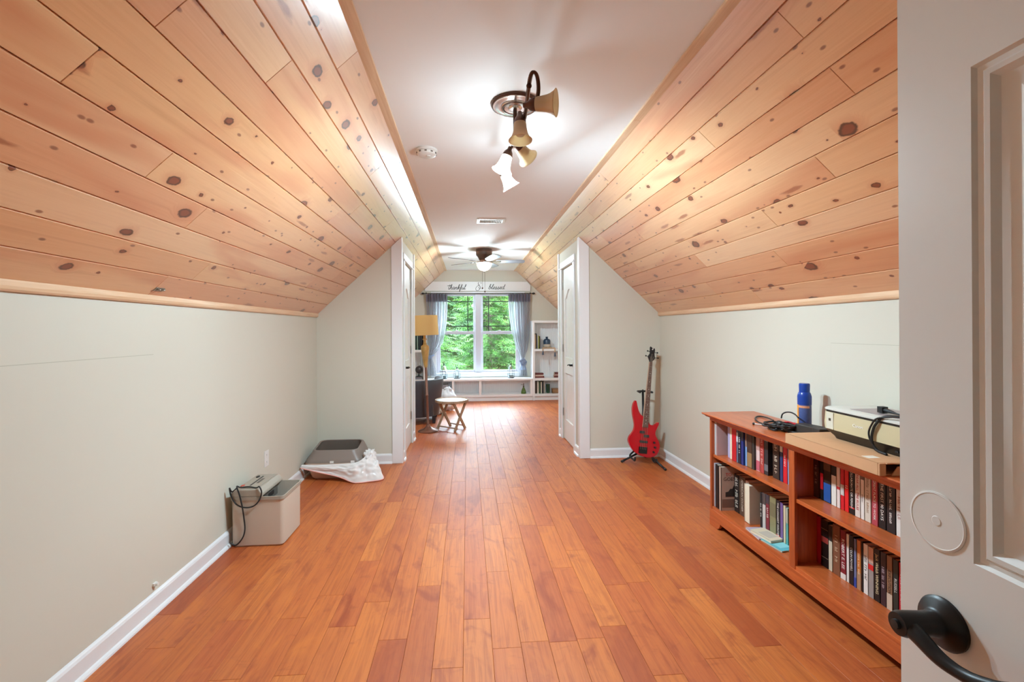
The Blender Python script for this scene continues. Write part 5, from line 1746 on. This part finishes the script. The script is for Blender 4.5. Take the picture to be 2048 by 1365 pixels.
sec('UR', fbx, 1.755, ZM2, [
    (100, 142, 0.222, (82, 50, 46), 'dark brown hardcover with a maroon head', dict(title='~8', tsize=0.4, tcol=(170, 140, 126), bands=((0.7, 1.0, (70, 24, 30)),))),
    (154, 177, 0.216, (30, 26, 28), 'black book with a red foot', dict(bands=((0.25, 0.62, (200, 34, 46)),))),
    (179, 233, 0.222, (52, 40, 34), 'wide dark book with a bright blue foot', dict(bands=((0.02, 0.42, (44, 84, 152)), (0.7, 1.0, (104, 74, 56))))),
    (236, 275, 0.214, (226, 218, 208), 'white spined book with a black head', dict(bands=((0.68, 1.0, (44, 40, 40)),))),
    (277, 304, 0.220, (224, 204, 196), 'narrow pale pink book', dict(bands=((0.4, 0.46, (200, 60, 60)),))),
    (306, 335, 0.216, (204, 30, 40), 'red book with a white photograph on the spine', dict(bands=((0.32, 0.55, (200, 190, 184)),))),
    (337, 369, 0.224, (222, 34, 36), 'vivid red book with white lettering', dict(title='12', tsize=0.6)),
    (371, 413, 0.226, (30, 26, 28), 'black book lettered COLLABORATE OR PERISH', dict(title='COLLABORATE OR PERISH!', tsize=0.5, bands=((0.12, 0.15, (200, 40, 40)),))),
    (415, 456, 0.224, (222, 206, 196), 'cream book with red lettering', dict(title='BREAK ALL THE RULES', tcol=(184, 60, 56), tsize=0.45)),
    (458, 487, 0.178, (226, 216, 208), 'short white paperback', dict(title='~6', tcol=(120, 100, 92), tsize=0.4)),
    (489, 536, 0.226, (214, 200, 184), 'beige hardcover with pale brown lettering', dict(title='~16', tcol=(150, 120, 96), tsize=0.4)),
    (541, 589, 0.224, (178, 70, 80), 'rose red book lettered A GREAT PLACE TO WORK', dict(title='A GREAT PLACE TO WORK', tsize=0.45)),
    (594, 650, 0.222, (26, 24, 26), 'black book lettered THE FIRST 90 DAYS', dict(title='THE FIRST 90 DAYS', tsize=0.42)),
    (653, 722, 0.232, (38, 34, 36), 'thick black hardcover with thin white lettering', dict(title='~18', tsize=0.26)),
    (727, 775, 0.226, (222, 214, 208), 'white hardcover with rose lettering', dict(title='~9', tcol=(150, 80, 70), tsize=0.45)),
    (778, 815, 0.222, (190, 176, 160), 'beige paperback next to the white hardcover', {}),
])
sec('LR', fbx, 1.770, 0.126, [
    (124, 156, 0.236, (168, 20, 50), 'thin crimson book', {}),
    (158, 211, 0.234, (28, 22, 22), 'thick black bible like book with a red patch', dict(bands=((0.52, 0.64, (170, 70, 64)), (0.2, 0.21, (150, 130, 110)), (0.8, 0.81, (150, 130, 110))))),
    (213, 242, 0.222, (206, 192, 168), 'narrow cream book with a dark head', dict(bands=((0.66, 1.0, (58, 46, 40)),))),
    (245, 301, 0.240, (132, 84, 60), 'wide brown hardcover with pale lettering', dict(title='~9', tcol=(214, 190, 160), tsize=0.38)),
    (303, 345, 0.232, (132, 36, 46), 'maroon hardcover lettered ROBERT E. LEE', dict(title='ROBERT E. LEE', tsize=0.5, bands=((0.0, 0.12, (226, 216, 208)),))),
    (348, 369, 0.226, (220, 212, 206), 'narrow white book', {}),
    (371, 402, 0.228, (34, 30, 32), 'black book lettered COLIN POWELL', dict(title='COLIN POWELL', tsize=0.5)),
    (404, 425, 0.222, (106, 112, 148), 'narrow slate violet book', dict(bands=((0.0, 0.2, (50, 70, 150)),))),
    (427, 459, 0.224, (196, 116, 56), 'orange brown book with pale lettering', dict(title='~12', tcol=(236, 214, 180), tsize=0.42, bands=((0.0, 0.35, (170, 130, 100)),))),
    (461, 473, 0.226, (36, 30, 30), 'thin black book next to the orange brown one', {}),
    (476, 512, 0.224, (226, 218, 212), 'white book with small black lettering', dict(title='~11', tcol=(60, 54, 54), tsize=0.5)),
    (514, 555, 0.222, (150, 140, 136), 'grey book with a red sash', dict(bands=((0.55, 0.66, (206, 40, 40)), (0.70, 1.0, (200, 160, 140))))),
    (558, 602, 0.230, (26, 24, 24), 'black book lettered Jack Welch WINNING', dict(title='Jack Welch WINNING', tcol=(224, 214, 170), tsize=0.5)),
    (605, 650, 0.230, (52, 36, 42), 'dark plum book with white lettering', dict(title='~10', tcol=(190, 170, 176), tsize=0.4)),
    (652, 696, 0.228, (142, 104, 78), 'brown book lettered EXECUTION', dict(title='EXECUTION', tcol=(60, 40, 30), tsize=0.5, bands=((0.0, 0.3, (196, 176, 156)),))),
    (700, 741, 0.226, (36, 44, 40), 'black green book lettered RUSSELL', dict(title='RUSSELL', tcol=(214, 214, 206), tsize=0.5)),
    (744, 790, 0.224, (186, 28, 44), 'red book lettered GOOD TO GREAT', dict(title='GOOD TO GREAT', tcol=(224, 200, 190), tsize=0.45)),
])
# picture book at the end of the lower shelf, turned a little so that its cover shows
pbk = thing('picture_book', 'large sepia picture book turned to show its cover on the lower shelf', 'book', (1.648, 2.8785, 0.1264), math.radians(0), 'books in the cherry bookcase')
obj('cover', MB().box(0, 0.20, -0.0125, -0.010, 0, 0.285).box(0, 0.20, 0.010, 0.0125, 0, 0.285).box(0, 0.003, -0.0125, 0.0125, 0, 0.285), cover_mat((176, 148, 132)), pbk)
obj('pages', MB().box(0.003, 0.196, -0.010, 0.010, 0.004, 0.281), M_PAPER, pbk)
FRONT = Matrix(((1, 0, 0), (0, 0, -1), (0, 1, 0))).to_4x4()
lettering(pbk, 'TO', (0.052, -0.0129, 0.235), 0.030, FRONT, cover_mat((184, 46, 44)))
lettering(pbk, 'GOES', (0.056, -0.0129, 0.205), 0.032, FRONT, cover_mat((84, 52, 44)))
ho = MB().prism([(0.03, 0.09), (0.13, 0.09), (0.13, 0.135), (0.118, 0.145), (0.105, 0.145), (0.098, 0.165), (0.088, 0.165), (0.078, 0.142), (0.062, 0.142), (0.05, 0.125), (0.03, 0.12)], 'xz', -0.0133, -0.0124)
obj('cover_photo', ho, cover_mat((52, 40, 36)), pbk)
obj('cover_photo_ground', MB().box(0.006, 0.19, -0.0131, -0.0124, 0.02, 0.075), cover_mat((120, 92, 80)), pbk)
# flat magazines in front of the lower books
def flat_book(nm, c, rz, w_, l_, th, z, col, label, pc=None):
    o = thing(nm, label, 'booklet', (c[0], c[1], z), rz, 'booklets lying on the lower far shelf')
    obj('cover', MB().box(-w_ / 2, w_ / 2, -l_ / 2, l_ / 2, 0, 0.001).box(-w_ / 2, w_ / 2, -l_ / 2, l_ / 2, th - 0.001, th), cover_mat(col), o)
    obj('pages', MB().box(-w_ / 2 + 0.002, w_ / 2 - 0.002, -l_ / 2 + 0.002, l_ / 2 - 0.002, 0.001, th - 0.001), M_PAPER, o)
    if pc:
        obj('cover_picture', MB().box(-w_ * 0.32, w_ * 0.34, -l_ * 0.30, l_ * 0.22, th - 0.0005, th + 0.0004), cover_mat(pc), o)
    return o


flat_book('booklet', (1.700, 2.385), math.radians(8), 0.105, 0.150, 0.008, 0.1265, (96, 178, 188), 'aqua blue booklet lying under the cream notebook', (140, 204, 208))
flat_book('booklet', (1.688, 2.520), math.radians(-6), 0.105, 0.150, 0.009, 0.1265, (176, 158, 176), 'colourful magazine lying on the lower shelf of the bookcase', (214, 120, 130))
flat_book('booklet', (1.690, 2.470), math.radians(10), 0.095, 0.150, 0.014, 0.1365, (214, 196, 168), 'cream notebook lying on top of the magazine', (190, 176, 160))

# ---- cardboard box, printer and cables on top
M_CARD = mat('brown_cardboard', srgb(196, 148, 108), 0.85, vary=0.06, vscale=20)
cb = thing('cardboard_box', 'flat brown cardboard box with a torn end under the printer', 'cardboard box', (0, 0, 0))
cx0, cx1, cy0, cy1, cz0, cz1 = 1.568, 1.925, 1.640, 2.150, 0.7505, 0.800
wl = 0.004
obj('carton', MB().box(cx0, cx1, cy0, cy1, cz0, cz0 + wl).box(cx0, cx1, cy0, cy1, cz1 - wl, cz1).box(cx0, cx0 + wl, cy0, cy1, cz0, cz1).box(cx1 - wl, cx1, cy0, cy1, cz0, cz1).box(cx0, cx1, cy1 - wl, cy1, cz0, cz1), M_CARD, cb, bevel=0.002)
rt_ = random.Random(4)
edge = [(cx0 + 0.03 + (cx1 - cx0 - 0.03) * k / 14, cy0 - 0.004 - rt_.uniform(0.0, 0.018)) for k in range(15)]
mb = MB().prism([(cx0 + 0.03, cy0 + 0.004), (cx1, cy0 + 0.004)] + edge[::-1], 'xy', cz1 - 0.005, cz1 - 0.001)
obj('torn_top_flap', mb, M_CARD, cb)
obj('end_flap', MB().prism([(cx0 + 0.05, cz0 + 0.001), (cx1, cz0 + 0.001), (cx1, cz1 - 0.010), (cx0 + 0.075, cz1 - 0.014)], 'xz', cy0 - 0.010, cy0 - 0.006), M_CARD, cb)
obj('corner_fold', MB().box(cx0 + 0.001, cx0 + 0.028, cy0 - 0.008, cy0 + 0.002, cz0, cz1 - 0.001), M_CARD, cb, bevel=0.003)
obj('tape', MB().box(cx0 + 0.02, cx0 + 0.07, 1.70, 1.735, cz1, cz1 + 0.0005), mat('white_tape', srgb(226, 216, 202), 0.5), cb)

pr = thing('printer', 'champagne and black flatbed printer sitting on the cardboard box', 'printer', (0, 0, 0))
qx0, qx1, qy0, qy1 = 1.695, 1.955, 1.625, 2.070
qz = 0.8005
M_CHAMP = mat('champagne_plastic', srgb(198, 184, 148), 0.38)
M_SILV = mat('silver_lid_plastic', srgb(206, 204, 196), 0.35)
M_PBLK = mat('printer_black', srgb(36, 30, 26), 0.35)
RR = lambda z, g, r=0.03: [(x, y, z) for x, y in rrect(qx0 + g, qx1 - g, qy0 + g, qy1 - g, r, 5)]
obj('base_tray', MB().loft([RR(qz, 0.030), RR(qz + 0.010, 0.026), RR(qz + 0.044, 0.0)], True, True), M_PBLK, pr, smooth=True, angle=35)
obj('front_shell', MB().loft([RR(qz + 0.044, 0.0), RR(qz + 0.070, -0.002), RR(qz + 0.124, 0.001)], True, True), M_CHAMP, pr, smooth=True, angle=35)
obj('lid_gap', MB().loft([RR(qz + 0.124, 0.003), RR(qz + 0.134, 0.003)], True, True), M_PBLK, pr, smooth=True, angle=35)
lid = obj('scanner_lid', MB().loft([RR(qz + 0.134, 0.0), RR(qz + 0.141, 0.0), RR(qz + 0.145, 0.006)], True, True), M_SILV, pr, smooth=True, angle=35)
obj('lid_panel', MB().box(qx0 + 0.055, qx1 - 0.03, 1.72, 1.97, qz + 0.145, qz + 0.1465), mat('grey_lid_panel', srgb(158, 146, 146), 0.4), lid, bevel=0.001)
obj('left_cap', MB().box(qx0 - 0.0035, qx0 + 0.01, qy1 - 0.072, qy1 - 0.030, qz + 0.046, qz + 0.122), mat('pale_cap', srgb(208, 202, 184), 0.4), pr, bevel=0.001)
obj('memory_logo', MB().box(qx0 - 0.0042, qx0 - 0.003, qy1 - 0.058, qy1 - 0.046, qz + 0.084, qz + 0.096), mat('logo_brown', srgb(70, 58, 46), 0.5), pr)
SIDE = Matrix(((0, 0, -1), (-1, 0, 0), (0, 1, 0))).to_4x4()
lettering(pr, 'Canon', (qx0 - 0.0030, 1.866, qz + 0.088), 0.020, SIDE, mat('white_print', srgb(246, 244, 240), 0.4))
obj('usb_port', MB().box(qx0 + 0.008, qx0 + 0.016, 1.690, 1.704, qz + 0.018, qz + 0.026), M_BLACK, pr)

K = lambda x, y, X_: on_x(1620 + x / 7.585, 780 + y / 7.585, X_)
pc = thing('printer_cable', 'black power cable looped over the front of the printer', 'cable', (0, 0, 0))
ztop = qz + 0.150
A_ = [Vector((1.80, 1.56, ztop + 0.02)), Vector((1.74, 1.66, ztop + 0.018)), Vector((1.70, 1.725, ztop + 0.006)), K(1010, 440, 1.682), K(930, 540, 1.679), K(892, 640, 1.679), K(905, 740, 1.680), K(960, 840, 1.685), K(1040, 930, 1.690)]
A_.append(Vector((1.690, A_[-1].y - 0.03, 0.806)))
B2 = [Vector((1.83, 1.58, ztop + 0.008)), Vector((1.75, 1.69, ztop + 0.008)), Vector((1.702, 1.745, ztop + 0.004)), K(1000, 520, 1.684), K(950, 630, 1.683), K(935, 740, 1.683), K(960, 850, 1.688), K(1010, 920, 1.692)]
B2.append(Vector((1.688, B2[-1].y - 0.05, 0.8055)))
obj('cord', MB().tube(crom(A_, 6), 0.0036, 8), M_BLACK, pc, smooth=True)
obj('cord', MB().tube(crom(B2, 6), 0.0052, 8), M_BLACK, pc, smooth=True)
pg = on_z(1753, 815, ztop + 0.010)
pl0 = Vector((1.80, 1.845, ztop + 0.012))
mb = MB().box(-0.014, 0.014, 0, 0.024, -0.013, 0.013, Matrix.Translation(pl0))
mb.tube([pl0 + Vector((0, 0, 0)), pl0 + Vector((-0.004, -0.035, -0.002)), pl0 + Vector((-0.01, -0.06, -0.004))], [0.010, 0.007, 0.004], 8)
mb.tube(crom([pl0 + Vector((-0.01, -0.058, -0.004)), pl0 + Vector((-0.02, -0.12, -0.006)), pl0 + Vector((-0.02, -0.2, -0.004)), Vector((1.80, 1.56, ztop + 0.02))], 5), 0.0036, 8)
obj('plug', mb, M_BLACK, pc, smooth=False)

sc_ = Vector((1.868, 2.405, ZT))
can = thing('spray_can', 'blue aerosol can with a blue cap and orange label edge', 'spray can', sc_)
M_CANB = mat('blue_can_paint', srgb(16, 60, 150), 0.25)
obj('can_body', MB().lathe([(0.001, 0), (0.031, 0), (0.033, 0.004), (0.033, 0.165), (0.031, 0.172), (0.001, 0.172)], 32), mat('label_blue_grey', srgb(74, 90, 142), 0.4, vary=0.3, vscale=90), can, smooth=True, angle=40)
obj('shoulder', MB().lathe([(0.034, 0.145), (0.0345, 0.19), (0.030, 0.208), (0.026, 0.214), (0.001, 0.214)], 32), M_CANB, can, smooth=True, angle=40)
obj('cap', MB().lathe([(0.026, 0.212), (0.0265, 0.255), (0.024, 0.262), (0.001, 0.263)], 32), M_CANB, can, smooth=True, angle=40)
def band(a0, a1, z0, z1, m, nm):
    mb = MB()
    n = 10
    mb.grid(lambda s, t: (0.0336 * math.cos(a0 + (a1 - a0) * s), 0.0336 * math.sin(a0 + (a1 - a0) * s), z0 + (z1 - z0) * t), n, 1)
    obj(nm, mb, m, can, solid=0.0006)
band(math.radians(120), math.radians(178), 0.01, 0.143, mat('orange_label', srgb(240, 150, 40), 0.4), 'orange_label')
band(math.radians(178), math.radians(275), 0.128, 0.140, mat('peach_stripe', srgb(232, 160, 120), 0.4), 'label_stripe')

rc = random.Random(9)
ch = thing('charger_cables', 'tangle of black charger cords beside the spray can', 'cables', (0, 0, 0))
J = lambda x, y: (1480 + x / 11.378, 800 + y / 11.378)
zc = ZT + 0.006
loop1 = [on_z(*J(760, 470), zc + 0.012), on_z(*J(650, 420), zc + 0.006), on_z(*J(520, 385), zc), on_z(*J(400, 380), zc), on_z(*J(345, 420), zc), on_z(*J(380, 480), zc), on_z(*J(470, 530), zc), on_z(*J(580, 556), zc), on_z(*J(700, 552), zc + 0.006), on_z(*J(800, 540), zc + 0.02)]
obj('cord', MB().tube(crom(loop1, 6), 0.0042, 8), M_BLACK, ch, smooth=True)
loop2 = [on_x(*J(940, 420), 1.79), on_x(*J(965, 330), 1.79), on_x(*J(1040, 288), 1.80), on_x(*J(1150, 288), 1.80), on_x(*J(1250, 335), 1.80), on_x(*J(1330, 415), 1.79)]
loop2 = [Vector((p.x, p.y, max(p.z, zc))) for p in loop2]
obj('cord', MB().tube(crom(loop2, 6), 0.0038, 8), M_BLACK, ch, smooth=True)
for k in range(13):
    c = Vector((1.745 + rc.uniform(-0.04, 0.05), 2.470 - 0.009 * k + rc.uniform(-0.01, 0.01), zc))
    pts = []
    for q in range(9):
        a = 2 * math.pi * q / 8 + k
        rr = rc.uniform(0.025, 0.05)
        pts.append((c.x + rr * 0.95 * math.cos(a), c.y + rr * 1.2 * math.sin(a), ZT + 0.0050 + 0.0060 * (k % 6) + rc.uniform(0, 0.006)))
    obj('cord', MB().tube(crom(pts, 5), 0.0050, 7), M_BLACK, ch, smooth=True)
mb = MB().tube(crom([(1.742, 2.475, ZT + 0.016), (1.750, 2.445, ZT + 0.034), (1.756, 2.425, ZT + 0.020)], 5), 0.016, 10)
obj('cord_bundle', mb, M_BLACK, ch, smooth=True)
rcab = thing('red_cable', 'short red cable lying among the black cords', 'cable', (0, 0, 0))
obj('cord', MB().tube(crom([(1.800, 2.470, ZT + 0.034), (1.806, 2.44, ZT + 0.040), (1.800, 2.40, ZT + 0.040), (1.798, 2.36, ZT + 0.040)], 5), 0.0045, 8), mat('red_cable', srgb(180, 26, 40), 0.4), rcab, smooth=True)
obj('sleeve', MB().tube([(1.800, 2.395, ZT + 0.040), (1.798, 2.345, ZT + 0.040)], 0.0075, 10), MATS['red_cable'], rcab, smooth=True)
for (x, y), rz, s_, lab in (((1.800, 2.285), 0.25, (0.068, 0.110, 0.056), 'black power adapter brick in front of the spray can'), ((1.800, 2.190), -0.1, (0.075, 0.055, 0.060), 'small square black power adapter against the cardboard box')):
    ad = thing('power_adapter', lab, 'power adapter', (x, y, ZT + 0.0005), rz, 'power adapters')
    obj('housing', MB().box(-s_[0] / 2, s_[0] / 2, -s_[1] / 2, s_[1] / 2, 0, s_[2]), mat('dark_grey_adapter', srgb(50, 46, 42), 0.5), ad, bevel=0.005, seg=3)
    obj('lead', MB().tube([(0, s_[1] / 2 - 0.002, s_[2] * 0.5), (-0.01, s_[1] / 2 + 0.012, s_[2] * 0.4)], 0.004, 8), M_BLACK, ad)
np_ = on_z(*J(830, 650), ZT)
nt_ = thing('notepad', 'small white notepad under the cord tangle', 'notepad', (np_.x + 0.01, np_.y - 0.02, ZT + 0.0004), 0.12)
obj('pad', MB().box(-0.028, 0.028, -0.055, 0.055, 0, 0.006), mat('notepad_paper', srgb(232, 228, 220), 0.8), nt_)
obj('cover', MB().box(-0.0295, 0.0295, -0.0565, 0.0565, 0.006, 0.0075), mat('notepad_cover', srgb(222, 220, 216), 0.5), nt_)
ea, eb = on_z(*J(310, 545), ZT + 0.006), on_z(*J(660, 590), ZT + 0.005)
ey = thing('earphones', 'white earphone lead with a dark bud lying on the bookcase', 'earphones', (0, 0, 0))
obj('bud', MB().sphere(ea, 0.0075, 12, 8), M_BLACK, ey, smooth=True)
obj('lead', MB().tube(crom([ea, ea.lerp(eb, 0.25) + Vector((-0.004, 0, 0)), ea.lerp(eb, 0.6) + Vector((0.003, 0, 0)), eb], 5), 0.0028, 8), M_WHITE_PL, ey, smooth=True)

# ================================================================== the open entry door in the foreground
D3 = math.radians(3.5)
dn = struct_empty('door_3', 'open white panel entry door with a black lever handle', 'door', (0.608, -0.112, 0))
dn.rotation_euler = (0, 0, -D3)
DW, DH, DT = 0.760, 2.032, 0.035
py0, py1 = 0.120, DW - 0.106


def ring_pts(z0, z1, arch, g, n=14):
    a, b = py0 + g, py1 - g
    pts = [(a, z0 + g), (b, z0 + g)]
    if not arch:
        return pts + [(b, z1 - g), (a, z1 - g)]
    w_ = b - a
    for k in range(n + 1):
        t = k / n
        s = max(0.0, min(1.0, (t - 0.14) / 0.72))
        pts.append((b - w_ * t, z1 - g + 0.105 * math.sin(math.pi * s) ** 1.5))
    return pts


mb = MB()
mb.box(0, DT, 0, py0, 0.008, DH)
mb.box(0, DT, py1, DW, 0.008, DH)
mb.box(0, DT, py0, py1, 0.008, 0.235)
mb.box(0, DT, py0, py1, 0.800, 1.015)
arc = ring_pts(1.015, 1.655, True, 0)[2:]
mb.prism([(py0, DH), (py1, DH)] + arc, 'yz', 0, DT)
obj('leaf_frame', mb, M_DOOR, dn)
for z0, z1, ar in ((1.015, 1.655, True), (0.235, 0.800, False)):
    steps = [(0, 0), (0.004, 0.0045), (0.010, 0.0052), (0.013, 0.0030), (0.019, 0.0038), (0.026, 0.0105), (0.034, 0.0125), (0.046, 0.0125), (0.052, 0.0085), (0.060, 0.0080)]
    rings = [[(x, y, z) for y, z in ring_pts(z0, z1, ar, g)] for g, x in steps]
    mb = MB().loft(rings, False, True)
    obj('panel', mb, M_DOOR, dn, smooth=True, angle=25)
obj('panel_back', MB().box(DT - 0.012, DT - 0.004, py0 - 0.002, py1 + 0.002, 0.20, 1.80), M_DOOR, dn)
by, bz = 0.702, 1.050
mb = MB().lathe([(0.001, 0), (0.040, 0), (0.040, 0.0012), (0.0375, 0.0018), (0.0365, 0.0013), (0.007, 0.0013), (0.006, 0.0019), (0.001, 0.0019)], 48,
                Matrix.Translation((0, by, bz)) @ Matrix.Rotation(-math.pi / 2, 4, 'Y'))
obj('blank_cover', mb, M_DOOR, dn, smooth=True, angle=25)
ly, lz = DW - 0.068, 0.914
Mx = Matrix.Translation((0, ly, lz)) @ Matrix.Rotation(-math.pi / 2, 4, 'Y')
lv = obj('lever_handle', MB().lathe([(0.001, 0), (0.034, 0), (0.0345, 0.004), (0.031, 0.009), (0.020, 0.012), (0.0165, 0.017), (0.0155, 0.030), (0.0165, 0.060), (0.0145, 0.066), (0.001, 0.067)], 40, Mx), M_BLACKM, dn, smooth=True, angle=40)
lv['label'] = 'black lever handle'
pth = crom([(-0.054, ly + 0.006, lz + 0.002), (-0.055, ly - 0.020, lz - 0.004), (-0.054, ly - 0.050, lz - 0.014), (-0.050, ly - 0.080, lz - 0.014), (-0.048, ly - 0.108, lz - 0.004), (-0.047, ly - 0.122, lz + 0.004)], 6)
nn = len(pth)
obj('lever_arm', MB().tube(pth, [0.0125 - 0.0050 * min(1, 2 * k / nn) + 0.001 * (k / nn) for k in range(nn)], 12), M_BLACKM, lv, smooth=True)
obj('lock_button', MB().lathe([(0.001, 0.066), (0.0065, 0.066), (0.006, 0.0705), (0.001, 0.071)], 16, Mx), M_BLACK, lv, smooth=True, angle=40)
for hz in (0.2, 1.0, 1.75):
    obj('hinge', MB().tube([(-0.002, -0.006, hz), (-0.002, -0.006, hz + 0.09)], 0.006, 10), M_CHROME, dn, smooth=True)
# ================================================================== outside the window
gm = mat('green_undergrowth', srgb(52, 78, 26), 0.95, vary=0.5, vscale=1.2)


def ground_z(x, y):
    """flat below the house, then an added bank that climbs to cover the low sky"""
    return -3.2 + 0.27 * max(0.0, y - 19.0) + 0.3 * noise.noise(Vector((x * 0.12, y * 0.12, 0)))  # rise is added to block bright sky showing between the trees


struct('ground', MB().grid(lambda s, t: (-45 + 90 * s, YE + 0.6 + 75 * t, ground_z(-45 + 90 * s, YE + 0.6 + 75 * t)), 50, 50), gm, 'green wooded bank rising behind the trees outside', 'ground', smooth=True)


def needle_material(name, c1, c2):
    m = bpy.data.materials.new(name)
    m.use_nodes = True
    g = NT(m)
    tc = g.n('ShaderNodeTexCoord').outputs['Object']
    n = g.noise(tc, 5.0, 5, 0.7)
    g.l(g.ramp(n, [(0.36, tuple(c * 0.45 for c in c1[:3]) + (1,)), (0.5, c1), (0.66, c2)]), g.b.inputs['Base Color'])
    g.b.inputs['Roughness'].default_value = 0.6
    out = g.t.nodes['Material Output']
    tr = g.n('ShaderNodeBsdfTranslucent')
    tr.inputs['Color'].default_value = c2
    mx = g.n('ShaderNodeMixShader')
    mx.inputs[0].default_value = 0.35
    g.l(g.b.outputs[0], mx.inputs[1])
    g.l(tr.outputs[0], mx.inputs[2])
    g.l(mx.outputs[0], out.inputs[0])
    return m


M_NEED = [needle_material('hemlock_needles', srgb(40, 80, 28), srgb(88, 128, 50)),
          needle_material('hemlock_needles_dark', srgb(30, 64, 28), srgb(66, 106, 46)),
          needle_material('yellow_green_leaves', srgb(72, 96, 34), srgb(112, 132, 56))]
M_BARK = mat('grey_brown_bark', srgb(98, 84, 72), 0.9, vary=0.3, vscale=8)


def frond(mb, p, d, length, rnd_, n=6):
    """a drooping flat spray: central twig with side leaflets"""
    d = Vector(d).normalized()
    sd = d.cross(Vector((0, 0, 1)))
    if sd.length < 0.1:
        sd = Vector((1, 0, 0))
    sd.normalize()
    sd = (sd + Vector((0, 0, rnd_.uniform(-0.45, 0.45)))).normalized()
    vs, fs = [], []
    pos = Vector(p)
    for k in range(n):
        t = k / n
        step = length / n
        dd = (d + Vector((0, 0, -0.55 * t))).normalized()
        nxt = pos + dd * step
        wl_ = length * (0.42 * (1 - t) + 0.09)
        for s in (-1, 1):
            tip = pos + dd * (step * 1.1) + sd * (s * wl_) + Vector((0, 0, -0.22 * wl_ + rnd_.uniform(-0.02, 0.02)))
            mid = pos.lerp(tip, 0.5) + dd * (step * 0.55)
            i = len(vs)
            vs += [pos, pos.lerp(tip, 0.5) - dd * step * 0.22, tip, pos.lerp(tip, 0.5) + dd * (step * 0.50)]
            fs.append((i, i + 1, i + 2, i + 3))
        pos = nxt
    mb.add(vs, fs)


def conifer(loc, h, rad, seed, m, label, nb, zlo=0.08, fl_len=0.42, gap=0.17, seg=6):
    r = random.Random(seed)
    t = thing('conifer_tree', label, 'tree', loc, 0, 'trees outside the window')
    obj('trunk', MB().lathe([(0.16, 0), (0.12, h * 0.4), (0.02, h)], 10), M_BARK, t, smooth=True)
    leaves, twigs = MB(), MB()
    for k in range(nb):
        f = zlo + (1 - zlo) * (k + r.random()) / nb
        z = h * f
        a = k * 2.399 + r.uniform(-0.3, 0.3)
        L = rad * (1 - f) ** 0.75 * r.uniform(0.75, 1.15) + 0.25
        up = r.uniform(-0.05, 0.25)
        d = Vector((math.cos(a), math.sin(a), up))
        pts = [Vector((0, 0, z)) + d * (L * q) + Vector((0, 0, -0.28 * L * q * q)) for q in (0, 0.33, 0.66, 1.0)]
        twigs.tube(pts, [0.025, 0.018, 0.011, 0.004], 4)
        m_ = max(4, int(L / gap))
        for q in range(1, m_ + 1):
            tt = 0.15 + 0.85 * q / m_
            p = Vector((0, 0, z)) + d * (L * tt) + Vector((0, 0, -0.28 * L * tt * tt))
            for s in (-1, 1):
                ang = a + s * r.uniform(0.5, 1.15) * (1.15 - tt * 0.8)
                frond(leaves, p, (math.cos(ang), math.sin(ang), r.uniform(-0.35, 0.1)), fl_len * r.uniform(0.7, 1.2) * (1.1 - 0.35 * tt), r, seg)
        frond(leaves, pts[-1], d, fl_len, r, seg)
    obj('branches', twigs, M_BARK, t)
    o = obj('foliage', mesh_of('foliage', leaves, m, False, recalc=False), m, t)
    return t


rows = [(13.2, (-1.75, 3.45), 7.3, 1.8, 300, 0.42, (0, 0), 0.17, 7), (18.6, (-4.2, 0.9, 6.0), 8.2, 1.8, 260, 0.50, (1, 0, 1), 0.22, 5),
        (24.0, (-6.4, -1.6, 3.4, 8.4), 8.6, 1.85, 240, 0.60, (0, 1, 2, 0), 0.28, 5), (29.4, (-9.5, -4.3, 0.9, 6.1, 11.3), 8.0, 1.95, 240, 0.72, (2, 0, 1, 0, 2), 0.34, 4),
        (36.0, (-8.6, -2.0, 4.6, 11.2), 8.5, 2.3, 280, 0.85, (1, 2, 0, 1), 0.36, 4)]
LABT = {0: 'bright green hemlock', 1: 'dark green hemlock', 2: 'yellow green spruce'}
PLACE = [('nearest the window on the side of the floor lamp curtain', 'nearest the window on the side of the rosette curtain'),
         ('in the second row, far to the lamp side', 'in the second row, seen through the gap of the nearest two', 'in the second row, far to the shelf side'),
         ('in the third row, outermost on the lamp side', 'in the third row behind the left sash', 'in the third row behind the right sash', 'in the third row, outermost on the shelf side'),
         ('in the fourth row, outermost on the lamp side', 'in the fourth row beyond the lamp side', 'in the fourth row straight behind the mullion', 'in the fourth row beyond the shelf side', 'in the fourth row, outermost on the shelf side'),
         ('in the last row, outermost on the lamp side', 'in the last row behind the left sash', 'in the last row behind the right sash', 'in the last row, outermost on the shelf side')]
sd = 0
for (y, xs_, h, rad, nb, fl, kinds, gap_, seg_), pls in zip(rows, PLACE):
    for x, mi, pl_ in zip(xs_, kinds, pls):
        sd += 1
        conifer((x, y, ground_z(x, y) - 0.05), h * (1 + 0.04 * math.sin(sd * 2.3)), rad, sd, M_NEED[mi], LABT[mi] + ' ' + pl_, nb, zlo=0.22, fl_len=fl, gap=gap_, seg=seg_)
